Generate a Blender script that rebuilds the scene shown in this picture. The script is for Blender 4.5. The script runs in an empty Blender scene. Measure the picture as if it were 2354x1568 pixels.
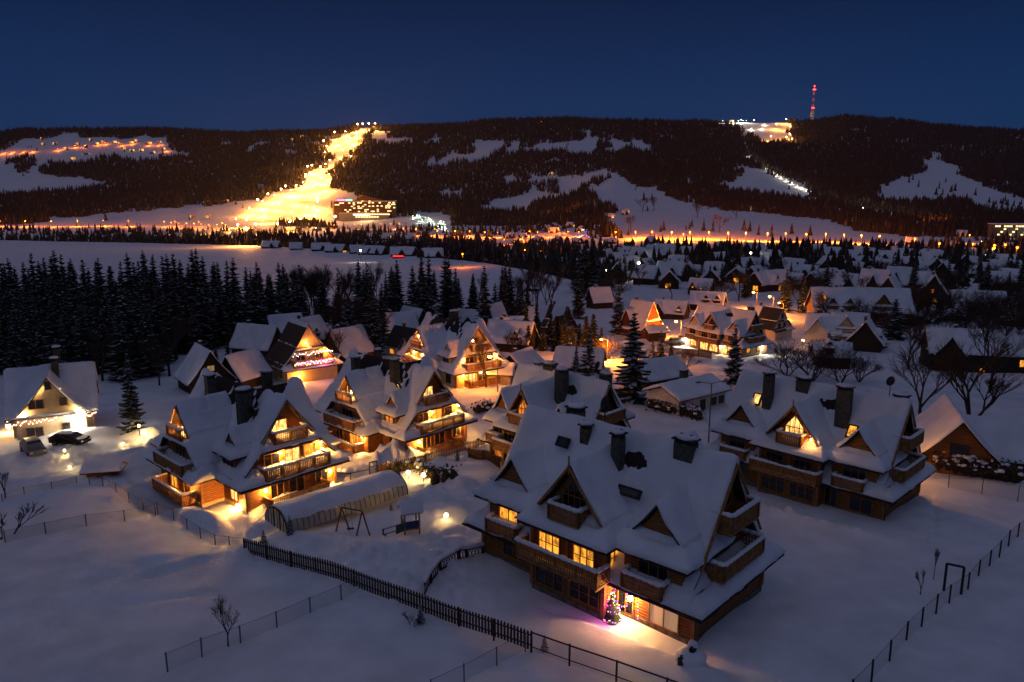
import bpy, math, random
import numpy as np
from mathutils import Vector, Matrix
random.seed(7); RNG = np.random.default_rng(11)
R = math.radians
S = bpy.context.scene
COL = S.collection

# ------------------------------------------------------------------ camera, sky, light
F0 = 1765.0; TH = R(11.34); HC = 25.4; SL = 0.0423      # focal length in px of a 2354 px wide frame, tilt, eye height, fall of the ground
cam_d = bpy.data.cameras.new('camera'); cam = bpy.data.objects.new('camera', cam_d); COL.objects.link(cam)
cam.location = (0, 0, HC); cam.rotation_euler = (R(90) - TH, 0, 0)
cam_d.sensor_width = 36; cam_d.lens = 36 * F0 / 2354; cam_d.clip_end = 20000; cam_d.clip_start = 0.5
S.camera = cam
S.view_settings.view_transform = 'Standard'; S.view_settings.look = 'None'
S.view_settings.exposure = 0; S.view_settings.gamma = 1
S.cycles.use_denoising = True
S.cycles.max_bounces = 4; S.cycles.diffuse_bounces = 3; S.cycles.glossy_bounces = 2; S.cycles.transmission_bounces = 2
S.cycles.use_light_tree = True
S.cycles.sample_clamp_indirect = 4

W = bpy.data.worlds.new('World'); S.world = W; W.use_nodes = True
nt = W.node_tree; nt.nodes.clear()
wo = nt.nodes.new('ShaderNodeOutputWorld'); bg = nt.nodes.new('ShaderNodeBackground')
tc = nt.nodes.new('ShaderNodeTexCoord'); sx = nt.nodes.new('ShaderNodeSeparateXYZ'); rp = nt.nodes.new('ShaderNodeValToRGB')
nt.links.new(tc.outputs['Generated'], sx.inputs[0]); nt.links.new(sx.outputs['Z'], rp.inputs[0])
cr = rp.color_ramp
stops = [(0.0, (.010, .022, .060)), (.07, (.0040, .0290, .096)), (.11, (.0032, .0258, .093)), (.16, (.0024, .0205, .077)), (.23, (.0016, .0122, .050)), (.36, (.010, .024, .072)), (.60, (.053, .067, .132)), (1.0, (.076, .085, .145))]
cr.elements[0].position = 0; cr.elements[0].color = (*stops[0][1], 1)
cr.elements[1].position = 1; cr.elements[1].color = (*stops[-1][1], 1)
for p, c in stops[1:-1]:
    e = cr.elements.new(p); e.color = (*c, 1)
# twilight sky: sun well under the horizon behind the viewer
sk = nt.nodes.new('ShaderNodeTexSky'); sk.sky_type = 'NISHITA'; sk.sun_disc = False
sk.sun_elevation = R(-4); sk.sun_rotation = R(215)
bg2 = nt.nodes.new('ShaderNodeBackground'); bg2.inputs[1].default_value = 0.02
nt.links.new(sk.outputs[0], bg2.inputs[0])
ad = nt.nodes.new('ShaderNodeAddShader')
nt.links.new(rp.outputs[0], bg.inputs[0]); bg.inputs[1].default_value = 1.0
nt.links.new(bg.outputs[0], ad.inputs[0]); nt.links.new(bg2.outputs[0], ad.inputs[1]); nt.links.new(ad.outputs[0], wo.inputs[0])
# afterglow: very soft directional light from behind left
sd = bpy.data.lights.new('afterglow', 'SUN'); sd.energy = 0.062; sd.angle = R(70); sd.color = (1.0, .86, .90)
so = bpy.data.objects.new('afterglow', sd); COL.objects.link(so)
so.rotation_euler = Vector((.5, .62, -.75)).to_track_quat('-Z', 'Y').to_euler()

# ------------------------------------------------------------------ picture point -> ground point
def Q(reg, px, py):
    x0, y0, s = {'A': (1700, 1500, 1.482), 'B': (500, 1350, 2.24), 'C': (1100, 1250, 1.811), 'E': (2600, 1350, 2.24), 'I': (0, 1250, 2.613),
                 'l': (0, 850, 2.14), 'c': (1000, 900, 2.14), 'm': (1900, 950, 2.14), 'r': (2840, 950, 2.354), 'w': (3100, 1250, 2.851),
                 'P': (900, 1650, 2.24), 'N': (0, 1750, 1.941), 'S': (3000, 1700, 1.827), 'T': (700, 2100, 1.681), 'F': (1550, 1150, 3.92),
                 'H': (1230, 720, 8.719), '1': (0, 400, 2.4125), '2': (860, 400, 2.4125), '3': (1720, 400, 2.029), '4': (2680, 300, 2.029)}[reg]
    return ((x0 + px / s) * .613, (y0 + py / s) * .613)
def ratio(v):
    k = (v - 784) / F0
    return (-math.sin(TH) - k * math.cos(TH)) / (math.cos(TH) - k * math.sin(TH))
def vrow(rt):     # inverse of ratio
    return 784 + F0 * (-math.sin(TH) - rt * math.cos(TH)) / (math.cos(TH) - rt * math.sin(TH))

# ------------------------------------------------------------------ noise
def _h(ix, iy, s):
    n = (ix.astype(np.int64) * 374761393 + iy.astype(np.int64) * 668265263 + s * 974634777) & 0xffffffff
    n = ((n ^ (n >> 13)) * 1274126177) & 0xffffffff
    return ((n ^ (n >> 16)) & 0xffff) / 65535.0
def vn(x, y, s=0):
    x = np.asarray(x, float); y = np.asarray(y, float)
    ix = np.floor(x); iy = np.floor(y); fx = x - ix; fy = y - iy
    fx = fx * fx * (3 - 2 * fx); fy = fy * fy * (3 - 2 * fy)
    a = _h(ix, iy, s); b = _h(ix + 1, iy, s); c = _h(ix, iy + 1, s); d = _h(ix + 1, iy + 1, s)
    return (a + (b - a) * fx) * (1 - fy) + (c + (d - c) * fx) * fy - .5
def fbm(x, y, s=0, o=4):
    t = 0; a = 1.0; f = 1.0
    for i in range(o):
        t = t + a * vn(x * f + 17.3 * i, y * f - 9.1 * i, s + i); a *= .5; f *= 2.03
    return t

# ------------------------------------------------------------------ terrain
CR_U = [-900, -300, 0, 100, 200, 300, 400, 500, 600, 700, 760, 840, 900, 1000, 1100, 1200, 1300, 1400, 1500, 1600, 1700, 1800, 1850, 1900, 2000, 2100, 2200, 2354, 2700, 3300]
CR_V = [420, 350, 317, 302, 297, 298, 301, 306, 310, 306, 301, 290, 293, 289, 284, 277, 275, 279, 281, 284, 284, 284, 281, 271, 277, 290, 300, 307, 330, 400]
VB_U = [-600, 1150, 1400, 3000]
def terr_v(u, y):
    crest = np.interp(u, CR_U, CR_V) + 7 * fbm(u / 95., 0 * u + 3.3, 19, 3)
    right = np.clip((u - 1150) / 250., 0, 1)
    # left: flat valley to y=1500 (v~520); right: hill foot at y~1000
    yc = 2600.
    vl = np.interp(y, [900, 1000, 1150, 1400, 1500], [560, 551, 541, 527, 520])
    tl = np.clip((y - 1500) / (yc - 1500), 0, 1); gl = tl * .55 + .45 * tl * tl * (3 - 2 * tl)
    vl = np.where(y > 1500, 520 + (crest - 520) * gl, vl)
    tr = np.clip((y - 980) / (yc - 980), 0, 1); gr = tr ** .92
    vr = np.interp(y, [900, 980], [560, 553]); vr = np.where(y > 980, 553 + (crest - 553) * gr, vr)
    v = vl * (1 - right) + vr * right
    w = np.clip((y - 1300) / 400, 0, 1) * np.clip((2600 - y) / 300, 0, 1)
    v = v + w * 9 * fbm(u / 210., y / 260., 5, 3) * 2
    v = v + np.clip((y - 2600) / 60, 0, 1) * 0
    return v
MC_A = [-0.677, -0.504, -0.332, -0.274, -0.159, -0.044, 0.013, 0.082, .12]     # meadow edge: x/y of the line and its distance
MC_Y = [945, 856, 743, 677, 561, 449, 385, 307, 285]
BUMPS = []; ROUGH = []
def terrain(x, y, fine=True):
    x = np.asarray(x, float); y = np.asarray(y, float)
    ys = np.maximum(y, 1.0)
    z0 = -SL * np.clip(y, -50, 900)
    a = x / ys
    v = 0 * ys
    kz = np.cos(TH) + .0 * ys
    u = 1177 + F0 * a * np.cos(TH + 0.14) / np.cos(.14) * 1.0 if False else 1177 + F0 * a * 0.985
    vv = terr_v(u, ys)
    rt = ratio_np(vv)
    z1 = HC + ys * rt
    w = np.clip((ys - 880) / 120, 0, 1); w = w * w * (3 - 2 * w)
    z = z0 * (1 - w) + z1 * w
    z = np.where(ys > 2600, z - (ys - 2600) * .35, z)
    # drop behind the meadow crest
    my = np.interp(a, MC_A, MC_Y)
    on = np.clip((.17 - a) / .05, 0, 1)
    d = (ys - my)
    z = z - on * 6.0 * np.clip(d / 80, 0, 1) * np.clip((1150 - ys) / 200, 0, 1) + on * 1.3 * np.exp(-(d / 45) ** 2)
    z = z + np.clip((ys - 250) / 300, 0, 1) * np.clip((1000 - ys) / 300, 0, 1) * 5 * fbm(x / 160., y / 160., 31, 2) * (1 - on)
    if fine:
        z = z + .35 * fbm(x / 9., y / 9., 2, 3) * np.clip((ys - 5) / 30, .3, 1) + .14 * vn(x / 3.1 + .7 * y / 3.1, y / 5.3, 9)
    for bx, by, r1, r2, rot, h in BUMPS:
        c, s = math.cos(rot), math.sin(rot)
        dx = x - bx; dy = y - by
        p = ((dx * c + dy * s) / r1) ** 2 + ((-dx * s + dy * c) / r2) ** 2
        z = z + h * np.exp(-p * 1.2)
    if fine:
        for bx, by, r1, r2, rot, h in ROUGH:
            c, s = math.cos(rot), math.sin(rot)
            dx = x - bx; dy = y - by
            p = ((dx * c + dy * s) / r1) ** 2 + ((-dx * s + dy * c) / r2) ** 2
            z = z + 1.7 * h * np.exp(-p) * (np.abs(fbm(x / 1.1, y / 1.1, 77, 3)) * 2 + vn(x / 3., y / 3., 8))
    return z
def ratio_np(v):
    k = (v - 784) / F0
    return (-math.sin(TH) - k * math.cos(TH)) / (math.cos(TH) - k * math.sin(TH))
def G(u, v, h=0.0):
    """ground point seen at picture point u,v (h metres above the even ground)"""
    k = (v - 784) / F0; rx = (u - 1177) / F0; ry = math.cos(TH) - k * math.sin(TH); rz = -math.sin(TH) - k * math.cos(TH)
    den = -rz - SL * ry
    if den > 0:
        t = (HC - h) / den
        if t * ry < 800 and (u > 1300 or v > 700): return (t * rx, t * ry)
    y = 60.0
    ysx = np.arange(60, 2700, 4.0); xs = ysx * rx / ry; zs = HC + ysx * rz / ry
    g = terrain(xs, ysx, False) + h
    idx = np.nonzero(zs <= g)[0]
    i = idx[0] if len(idx) else len(ysx) - 1
    return (float(xs[i]), float(ysx[i]))
def Gq(reg, px, py, h=0.0): return G(*Q(reg, px, py), h)
def gz(x, y, fine=True): return float(terrain(np.array([x]), np.array([y]), fine)[0])
def PT(u, v, y):   # the point at ground distance y seen at u,v
    k = (v - 784) / F0; ry = math.cos(TH) - k * math.sin(TH); rz = -math.sin(TH) - k * math.cos(TH); t = y / ry
    return (t * (u - 1177) / F0, y, HC + t * rz)

# ------------------------------------------------------------------ materials
MATS = {}
def mat(name, col, rough=.8, emit=None, es=0, noise=None, bump=None, spec=.3, metal=0, alpha=None, builder=None):
    if name in MATS: return MATS[name]
    m = bpy.data.materials.new(name); m.use_nodes = True; MATS[name] = m
    n = m.node_tree; b = n.nodes['Principled BSDF']
    b.inputs['Base Color'].default_value = (*col, 1); b.inputs['Roughness'].default_value = rough
    b.inputs['Specular IOR Level'].default_value = spec; b.inputs['Metallic'].default_value = metal
    if emit:
        b.inputs['Emission Color'].default_value = (*emit, 1); b.inputs['Emission Strength'].default_value = es
        m.cycles.emission_sampling = 'NONE'
    t = n.nodes.new('ShaderNodeTexCoord')
    if noise:   # (scale, other colour, detail)
        ns = n.nodes.new('ShaderNodeTexNoise'); ns.inputs['Scale'].default_value = noise[0]; ns.inputs['Detail'].default_value = 5
        r_ = n.nodes.new('ShaderNodeValToRGB'); r_.color_ramp.elements[0].position = noise[2] if len(noise) > 2 else .35; r_.color_ramp.elements[1].position = noise[3] if len(noise) > 3 else .65
        r_.color_ramp.elements[0].color = (*col, 1); r_.color_ramp.elements[1].color = (*noise[1], 1)
        n.links.new(t.outputs['Object'], ns.inputs[0]); n.links.new(ns.outputs[0], r_.inputs[0]); n.links.new(r_.outputs[0], b.inputs['Base Color'])
    if bump:    # (scale, strength, distance)
        nb = n.nodes.new('ShaderNodeTexNoise'); nb.inputs['Scale'].default_value = bump[0]; nb.inputs['Detail'].default_value = 6
        bp = n.nodes.new('ShaderNodeBump'); bp.inputs['Strength'].default_value = bump[1]; bp.inputs['Distance'].default_value = bump[2]
        n.links.new(t.outputs['Object'], nb.inputs[0]); n.links.new(nb.outputs[0], bp.inputs['Height']); n.links.new(bp.outputs[0], b.inputs['Normal'])
    if alpha is not None: b.inputs['Alpha'].default_value = alpha
    if builder: builder(n, b, t)
    return m
def logs(n, b, t):      # horizontal log courses with grain
    w = n.nodes.new('ShaderNodeTexWave'); w.wave_type = 'BANDS'; w.bands_direction = 'Z'; w.wave_profile = 'SIN'
    w.inputs['Scale'].default_value = 1.6; w.inputs['Distortion'].default_value = .4; w.inputs['Detail'].default_value = 2
    ns = n.nodes.new('ShaderNodeTexNoise'); ns.inputs['Scale'].default_value = 2.2; ns.inputs['Detail'].default_value = 6
    mp = n.nodes.new('ShaderNodeMapping'); mp.inputs['Scale'].default_value = (.6, .6, 5)
    n.links.new(t.outputs['Object'], w.inputs[0]); n.links.new(t.outputs['Object'], mp.inputs[0]); n.links.new(mp.outputs[0], ns.inputs[0])
    c0 = b.inputs['Base Color'].default_value[:]
    r_ = n.nodes.new('ShaderNodeValToRGB'); r_.color_ramp.elements[0].color = tuple(c * .45 for c in c0[:3]) + (1,); r_.color_ramp.elements[1].color = c0
    r_.color_ramp.elements[0].position = 0.02; r_.color_ramp.elements[1].position = .35
    mx = n.nodes.new('ShaderNodeMixRGB'); mx.blend_type = 'MULTIPLY'; mx.inputs[0].default_value = .7
    r2 = n.nodes.new('ShaderNodeValToRGB'); r2.color_ramp.elements[0].color = (.45, .42, .4, 1); r2.color_ramp.elements[1].color = (1.25, 1.2, 1.15, 1)
    r2.color_ramp.elements[0].position = .3; r2.color_ramp.elements[1].position = .7
    n.links.new(w.outputs[0], r_.inputs[0]); n.links.new(ns.outputs[0], r2.inputs[0])
    n.links.new(r_.outputs[0], mx.inputs[1]); n.links.new(r2.outputs[0], mx.inputs[2]); n.links.new(mx.outputs[0], b.inputs['Base Color'])
    bp = n.nodes.new('ShaderNodeBump'); bp.inputs['Strength'].default_value = .6; bp.inputs['Distance'].default_value = .05
    n.links.new(w.outputs[0], bp.inputs['Height']); n.links.new(bp.outputs[0], b.inputs['Normal'])
def stones(n, b, t):
    v = n.nodes.new('ShaderNodeTexVoronoi'); v.inputs['Scale'].default_value = 3.2
    r_ = n.nodes.new('ShaderNodeValToRGB'); c0 = b.inputs['Base Color'].default_value[:]
    r_.color_ramp.elements[0].color = tuple(c * 1.25 for c in c0[:3]) + (1,); r_.color_ramp.elements[1].color = tuple(c * .4 for c in c0[:3]) + (1,)
    n.links.new(t.outputs['Object'], v.inputs[0]); n.links.new(v.outputs['Distance'], r_.inputs[0]); n.links.new(r_.outputs[0], b.inputs['Base Color'])
def snowy(n, b, t):
    for sc, st, di, prev in ((.9, .45, .22, None), (3.4, .35, .10, 1), (14, .25, .03, 1)):
        ns = n.nodes.new('ShaderNodeTexNoise'); ns.inputs['Scale'].default_value = sc; ns.inputs['Detail'].default_value = 6
        bp = n.nodes.new('ShaderNodeBump'); bp.inputs['Strength'].default_value = st; bp.inputs['Distance'].default_value = di
        n.links.new(t.outputs['Object'], ns.inputs[0]); n.links.new(ns.outputs[0], bp.inputs['Height'])
        if prev: n.links.new(last.outputs[0], bp.inputs['Normal'])
        last = bp
    n.links.new(last.outputs[0], b.inputs['Normal'])
    ns = n.nodes.new('ShaderNodeTexNoise'); ns.inputs['Scale'].default_value = .35; ns.inputs['Detail'].default_value = 8
    r_ = n.nodes.new('ShaderNodeValToRGB'); r_.color_ramp.elements[0].color = (.72, .73, .76, 1); r_.color_ramp.elements[1].color = (.86, .87, .9, 1)
    r_.color_ramp.elements[0].position = .35; r_.color_ramp.elements[1].position = .65
    n.links.new(t.outputs['Object'], ns.inputs[0]); n.links.new(ns.outputs[0], r_.inputs[0]); n.links.new(r_.outputs[0], b.inputs['Base Color'])
def glow_pane(n, b, t):     # lit room: curtains, lamp patches, darker furniture
    ns = n.nodes.new('ShaderNodeTexNoise'); ns.inputs['Scale'].default_value = 2.0; ns.inputs['Detail'].default_value = 3
    mp = n.nodes.new('ShaderNodeMapping'); mp.inputs['Scale'].default_value = (1.5, 1.5, .7)
    r_ = n.nodes.new('ShaderNodeMapRange'); r_.inputs[1].default_value = .38; r_.inputs[2].default_value = .62; r_.inputs[3].default_value = .35; r_.inputs[4].default_value = 1.5
    ml = n.nodes.new('ShaderNodeMath'); ml.operation = 'MULTIPLY'; ml.inputs[1].default_value = b.inputs['Emission Strength'].default_value
    n.links.new(t.outputs['Object'], mp.inputs[0]); n.links.new(mp.outputs[0], ns.inputs[0]); n.links.new(ns.outputs[0], r_.inputs[0]); n.links.new(r_.outputs[0], ml.inputs[0]); n.links.new(ml.outputs[0], b.inputs['Emission Strength'])
SNOW = mat('snow', (.82, .83, .86), .7, builder=snowy, spec=.2)
GSNOW = SNOW
WOOD = mat('log_wall', (.34, .14, .034), .75, builder=logs)
WOODL = mat('light_timber', (.38, .18, .055), .7, noise=(3, (.22, .095, .028)))
WOODD = mat('dark_timber', (.07, .035, .018), .8, noise=(5, (.035, .018, .01)))
BOARD = mat('roof_board', (.045, .028, .02), .9, noise=(6, (.02, .014, .012)))
SHING = mat('bare_shingle', (.022, .022, .026), .8, noise=(5, (.04, .035, .035)))
STONE = mat('plinth_stone', (.20, .17, .13), .9, builder=stones)
CHIM = mat('chimney_stone', (.095, .088, .065), .9, builder=stones)
PLAST = mat('cream_plaster', (.55, .43, .26), .9, noise=(2, (.46, .36, .21)))
WHITE = mat('white_plaster', (.62, .58, .50), .9, noise=(2, (.52, .48, .42)))
GREYW = mat('grey_render', (.16, .16, .17), .9, noise=(2, (.12, .12, .13)))
DARKW = mat('dark_wall', (.05, .03, .02), .85, builder=logs)
REDW = mat('reddish_timber', (.14, .035, .02), .8, builder=logs)
BROWN = mat('brown_tiles', (.055, .03, .018), .8, noise=(7, (.09, .05, .03)))
GLASSD = mat('dark_glass', (.012, .014, .02), .12, spec=.6)
LIT = mat('lit_pane', (.1, .06, .02), .4, (1, .37, .035), 1.15, builder=glow_pane)
LITW = mat('bright_pane', (.1, .08, .05), .4, (1, .50, .13), 1.7, builder=glow_pane)
CURT = mat('curtain_glow', (.55, .45, .32), .8, (1, .62, .3), .22)  # curtain; its faint glow stands in for lamplight falling on it from outside
LITO = mat('dim_orange_pane', (.1, .06, .02), .4, (1, .27, .03), .75, builder=glow_pane)
BULB = mat('lamp_glass', (.8, .7, .5), .4, (1, .62, .22), 30)
BULBO = mat('sodium_lamp', (.8, .6, .3), .4, (1, .42, .09), 30)
BULBW = mat('white_lamp', (.8, .8, .8), .4, (1, .93, .8), 30)
METAL = mat('dark_metal', (.03, .03, .032), .5, metal=.6)
GALV = mat('grey_post', (.14, .12, .10), .7)
RED = mat('red_paint', (.45, .03, .02), .6)
def sheer(n, b, t): b.inputs['Transmission Weight'].default_value = .0
MESHW = mat('wire_netting', (.12, .11, .10), .7, alpha=.16)

# ------------------------------------------------------------------ mesh helpers
def mk(name, V, Fs, mats, parent=None, smooth=False, mi=None):
    me = bpy.data.meshes.new(name)
    me.from_pydata([tuple(v) for v in V] if not isinstance(V, np.ndarray) else V.tolist(), [], [tuple(f) for f in Fs] if not isinstance(Fs, np.ndarray) else Fs.tolist())
    for m in (mats if isinstance(mats, (list, tuple)) else [mats]): me.materials.append(m)
    if mi is not None: me.polygons.foreach_set('material_index', np.asarray(mi, dtype=np.int32))
    if smooth: me.polygons.foreach_set('use_smooth', np.ones(len(me.polygons), dtype=bool))
    me.update()
    o = bpy.data.objects.new(name, me); COL.objects.link(o)
    if parent: o.parent = parent
    return o
class MB:
    def __init__(s): s.v = []; s.f = []; s.m = []
    def add(s, V, Fs, m=0):
        b = len(s.v); s.v += [tuple(p) for p in V]; s.f += [tuple(b + i for i in f) for f in Fs]; s.m += [m] * len(Fs)
    def box(s, x0, x1, y0, y1, z0, z1, m=0):
        s.add([(x0, y0, z0), (x1, y0, z0), (x1, y1, z0), (x0, y1, z0), (x0, y0, z1), (x1, y0, z1), (x1, y1, z1), (x0, y1, z1)],
              [(0, 3, 2, 1), (4, 5, 6, 7), (0, 1, 5, 4), (1, 2, 6, 5), (2, 3, 7, 6), (3, 0, 4, 7)], m)
    def obox(s, c, dx, dy, dz, hx, hy, hz, m=0):
        c = Vector(c); dx, dy, dz = Vector(dx) * hx, Vector(dy) * hy, Vector(dz) * hz
        P = [c + i * dx + j * dy + k * dz for k in (-1, 1) for j in (-1, 1) for i in (-1, 1)]
        s.add(P, [(0, 2, 3, 1), (4, 5, 7, 6), (0, 1, 5, 4), (1, 3, 7, 5), (3, 2, 6, 7), (2, 0, 4, 6)], m)
    def tube(s, p, q, r0, r1=None, n=6, m=0, cap=True):
        r1 = r0 if r1 is None else r1
        p = Vector(p); q = Vector(q); d = (q - p)
        if d.length < 1e-6: return
        d.normalize(); a = d.orthogonal().normalized(); b = d.cross(a)
        V = [p + (a * math.cos(2 * math.pi * i / n) + b * math.sin(2 * math.pi * i / n)) * r0 for i in range(n)] + \
            [q + (a * math.cos(2 * math.pi * i / n) + b * math.sin(2 * math.pi * i / n)) * r1 for i in range(n)]
        Fs = [(i, (i + 1) % n, n + (i + 1) % n, n + i) for i in range(n)]
        if cap: Fs += [tuple(range(n - 1, -1, -1)), tuple(range(n, 2 * n))]
        s.add(V, Fs, m)
    def blob(s, c, rx, ry, rz, m=0, n=10, k=6, jit=0.0, rot=0):
        V = []; c = Vector(c); cr_, sr = math.cos(rot), math.sin(rot)
        for j in range(k + 1):
            ph = math.pi * j / k
            for i in range(n):
                th = 2 * math.pi * i / n; q = 1 + jit * (random.random() - .5)
                x = rx * math.sin(ph) * math.cos(th) * q; y = ry * math.sin(ph) * math.sin(th) * q
                V.append((c.x + x * cr_ - y * sr, c.y + x * sr + y * cr_, c.z + rz * math.cos(ph) * q))
        s.add(V, [(j * n + i, (j + 1) * n + i, (j + 1) * n + (i + 1) % n, j * n + (i + 1) % n) for j in range(k) for i in range(n)], m)
    def build(s, name, mats, parent=None, smooth=False):
        return mk(name, s.v, s.f, mats, parent, smooth, s.m)
def thing(name, label, cat, loc=(0, 0, 0), rz=0, group=None, sc=1.0):
    o = bpy.data.objects.new(name, None); COL.objects.link(o); o.empty_display_size = .2
    o.location = loc; o.rotation_euler = (0, 0, rz); o.scale = (sc,) * 3
    o['label'] = label; o['category'] = cat
    if group: o['group'] = group
    return o
def tag(o, label=None, cat=None, group=None, kind=None):
    if label: o['label'] = label
    if cat: o['category'] = cat
    if group: o['group'] = group
    if kind: o['kind'] = kind
    return o
def copy_tree(o, parent=None):
    c = o.copy(); COL.objects.link(c)
    if parent: c.parent = parent
    for ch in list(o.children): copy_tree(ch, c)
    return c
def light(loc, power, color=(1, .55, .2), parent=None, r=.15, typ='POINT', name='lamp_light', spot=None, down=True):
    key = (power, color, r, typ, spot)
    d = LC.get(key)
    if d is None:
        d = bpy.data.lights.new(name, typ); d.energy = power; d.color = color
        d.shadow_soft_size = r; LC[key] = d
        if spot: d.spot_size = R(spot); d.spot_blend = .6
    o = bpy.data.objects.new(name, d); COL.objects.link(o); o.location = loc
    if parent: o.parent = parent
    return o
LC = {}

# ------------------------------------------------------------------ snow-laden roofs
def prof(s, w, he, ha, k=.30):
    q = np.clip(np.abs(s) / w, 0, 1); return ha - (ha - he) * ((1 + k) * q - k * q * q)
def wing(axis, c, a0, a1, w, he, ha, tiers, open0=False, open1=False, k=.30, oh=.7):
    return dict(axis=axis, c=c, a0=a0, a1=a1, w=w, he=he, ha=ha, tiers=tiers, o0=open0, o1=open1, k=k, oh=oh)
ROOFC = {}
SK = .65
def roof(key, wings, parent, res=.15, T=.42, melt=None, mats=(BOARD, SNOW), bare=None):
    """melt(x,y)->0..1 bare patches. Returns board object (with snow child)."""
    if key in ROOFC:
        b0, s0 = ROOFC[key]
        b = bpy.data.objects.new('roof', b0); COL.objects.link(b); b.parent = parent
        if s0:
            s = bpy.data.objects.new('roof_snow', s0); COL.objects.link(s); s.parent = b
        return b
    xs0 = min((w['a0'] if w['axis'] == 'x' else w['c'] - w['w']) for w in wings); xs1 = max((w['a1'] if w['axis'] == 'x' else w['c'] + w['w']) for w in wings)
    ys0 = min((w['a0'] if w['axis'] == 'y' else w['c'] - w['w']) for w in wings); ys1 = max((w['a1'] if w['axis'] == 'y' else w['c'] + w['w']) for w in wings)
    nx = int(round((xs1 - xs0) / res)) + 3; ny = int(round((ys1 - ys0) / res)) + 3
    X = xs0 - res + res * np.arange(nx); Y = ys0 - res + res * np.arange(ny)
    X, Y = np.meshgrid(X, Y, indexing='ij')
    layers = []
    for wi, w in enumerate(wings):
        A, Sd = (X, Y - w['c']) if w['axis'] == 'x' else (Y, X - w['c'])
        p = prof(Sd, w['w'], w['he'], w['ha'], w['k'])
        t0 = A - w['a0']; t1 = w['a1'] - A
        inside = (np.abs(Sd) <= w['w'] + 1e-6) & (t0 >= -1e-6) & (t1 >= -1e-6)
        if w['o0']: t0 = t0 * 0 + 1e3
        if w['o1']: t1 = t1 * 0 + 1e3
        t = np.minimum(t0, t1)
        tol = (w['ha'] - w['he']) / w['w'] * 1.2 * res
        tiers = w['tiers']; K = len(tiers)
        for k in range(K + 1):
            if k == 0: zl = -1e9; tm = 0
            else:
                to, hk, zk = tiers[k - 1]; zl = zk - tol; tm = max(0, to + (zk - hk) / SK - w['oh'])
            m = inside & (p >= zl) & (t >= tm - 1e-6)
            if k < K:
                to, hk, zk = tiers[k]; tt = to + (zk - hk) / SK
                z = np.where(p > hk, np.minimum(p, hk + np.maximum(t - to, 0) * SK), p)
                m &= (p <= zk + tol) | (t <= tt + .15 + 1e-6)
                m &= (p <= hk + 1e-6) | (t >= to - 1e-6)
            else: z = p.copy()
            z = z + .008 * k + .003 * wi
            layers.append((m, z))
    H = np.full(X.shape, -50.0)
    for m, z in layers: H = np.where(m, np.maximum(H, z), H)
    # distance to a drop
    thr = .45 + res * 2
    Hp = np.pad(H, 1, constant_values=-50)
    E = np.zeros(H.shape, bool)
    for dx, dy in ((1, 0), (-1, 0), (0, 1), (0, -1)):
        E |= Hp[1 + dx:1 + dx + H.shape[0], 1 + dy:1 + dy + H.shape[1]] < H - thr
    Rr = .65; n = int(Rr / res) + 1
    Dd = np.full(H.shape, 9.0); Ep = np.pad(E, n)
    for i in range(-n, n + 1):
        for j in range(-n, n + 1):
            Dd = np.where(Ep[n + i:n + i + H.shape[0], n + j:n + j + H.shape[1]], np.minimum(Dd, math.hypot(i, j) * res), Dd)
    q = np.clip(Dd / Rr, 0, 1); shp = np.sqrt(np.clip(1 - (1 - q) ** 2, 0, 1))
    edge = np.clip(.30 + .9 * fbm(X / 1.1, Y / 1.1, 61, 3), -.12, .75)
    Tt = T * (edge * (1 - shp) + shp) * (1 + .60 * fbm(X / 2.6, Y / 2.6, wi + 3, 4)) + .035 * vn(X * 1.7, Y * 1.7, 4)
    if melt is not None:
        mm = np.clip((melt(X, Y) - .30) / .35, 0, 1); mm = mm * mm * (3 - 2 * mm); Tt = Tt * (1 - mm) - .06 * mm
    bV, bF, sV, sF, off, soff = [], [], [], [], 0, 0
    for m, z in layers:
        if m.sum() < 4: continue
        idx = -np.ones(m.shape, int); idx[m] = np.arange(m.sum())
        C = m[:-1, :-1] & m[1:, :-1] & m[1:, 1:] & m[:-1, 1:]
        # skip cells buried well below the visible surface, except close under overhangs
        I, J = np.nonzero(C)
        if len(I) == 0: continue
        quads = np.stack([idx[I, J], idx[I + 1, J], idx[I + 1, J + 1], idx[I, J + 1]], 1)
        xm, ym, zm = X[m], Y[m], z[m]
        N = len(xm)
        # boundary edges
        Cp = np.pad(C, 1)
        ed = []
        e1 = Cp[1:-1, 1:] != Cp[1:-1, :-1]      # x-directed edges between cell (i,j-1) and (i,j)
        for i, j in zip(*np.nonzero(e1)):
            a, b = idx[i, j], idx[i + 1, j]; ed.append((a, b) if Cp[i + 1, j + 1] else (b, a))
        e2 = Cp[1:, 1:-1] != Cp[:-1, 1:-1]
        for i, j in zip(*np.nonzero(e2)):
            a, b = idx[i, j], idx[i, j + 1]; ed.append((b, a) if Cp[i + 1, j + 1] else (a, b))
        ed = np.array(ed)
        bt = .17
        bV += [np.stack([xm, ym, zm], 1), np.stack([xm, ym, zm - bt], 1)]
        bF += [quads + off, quads[:, ::-1] + off + N, np.stack([ed[:, 1], ed[:, 0], ed[:, 0] + N, ed[:, 1] + N], 1) + off]
        off += 2 * N
        Tm = np.where(z >= H - .05, Tt, np.minimum(Tt, T * .8))[m]
        # snow bulges outward along free edges
        gx, gy = np.gradient(np.where(m, 1.0, 0.0))
        onb = np.zeros(N, bool); onb[ed.ravel()] = True
        wob = (.16 + .38 * vn(xm * 1.5, ym * 1.5, 71)); ox = np.where(onb, -gx[m] * wob, 0); oy = np.where(onb, -gy[m] * wob, 0)
        sV += [np.stack([xm + ox, ym + oy, zm + Tm], 1), np.stack([xm, ym, zm + np.where(Tm < 0, Tm - .02, .004)], 1)]
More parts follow.
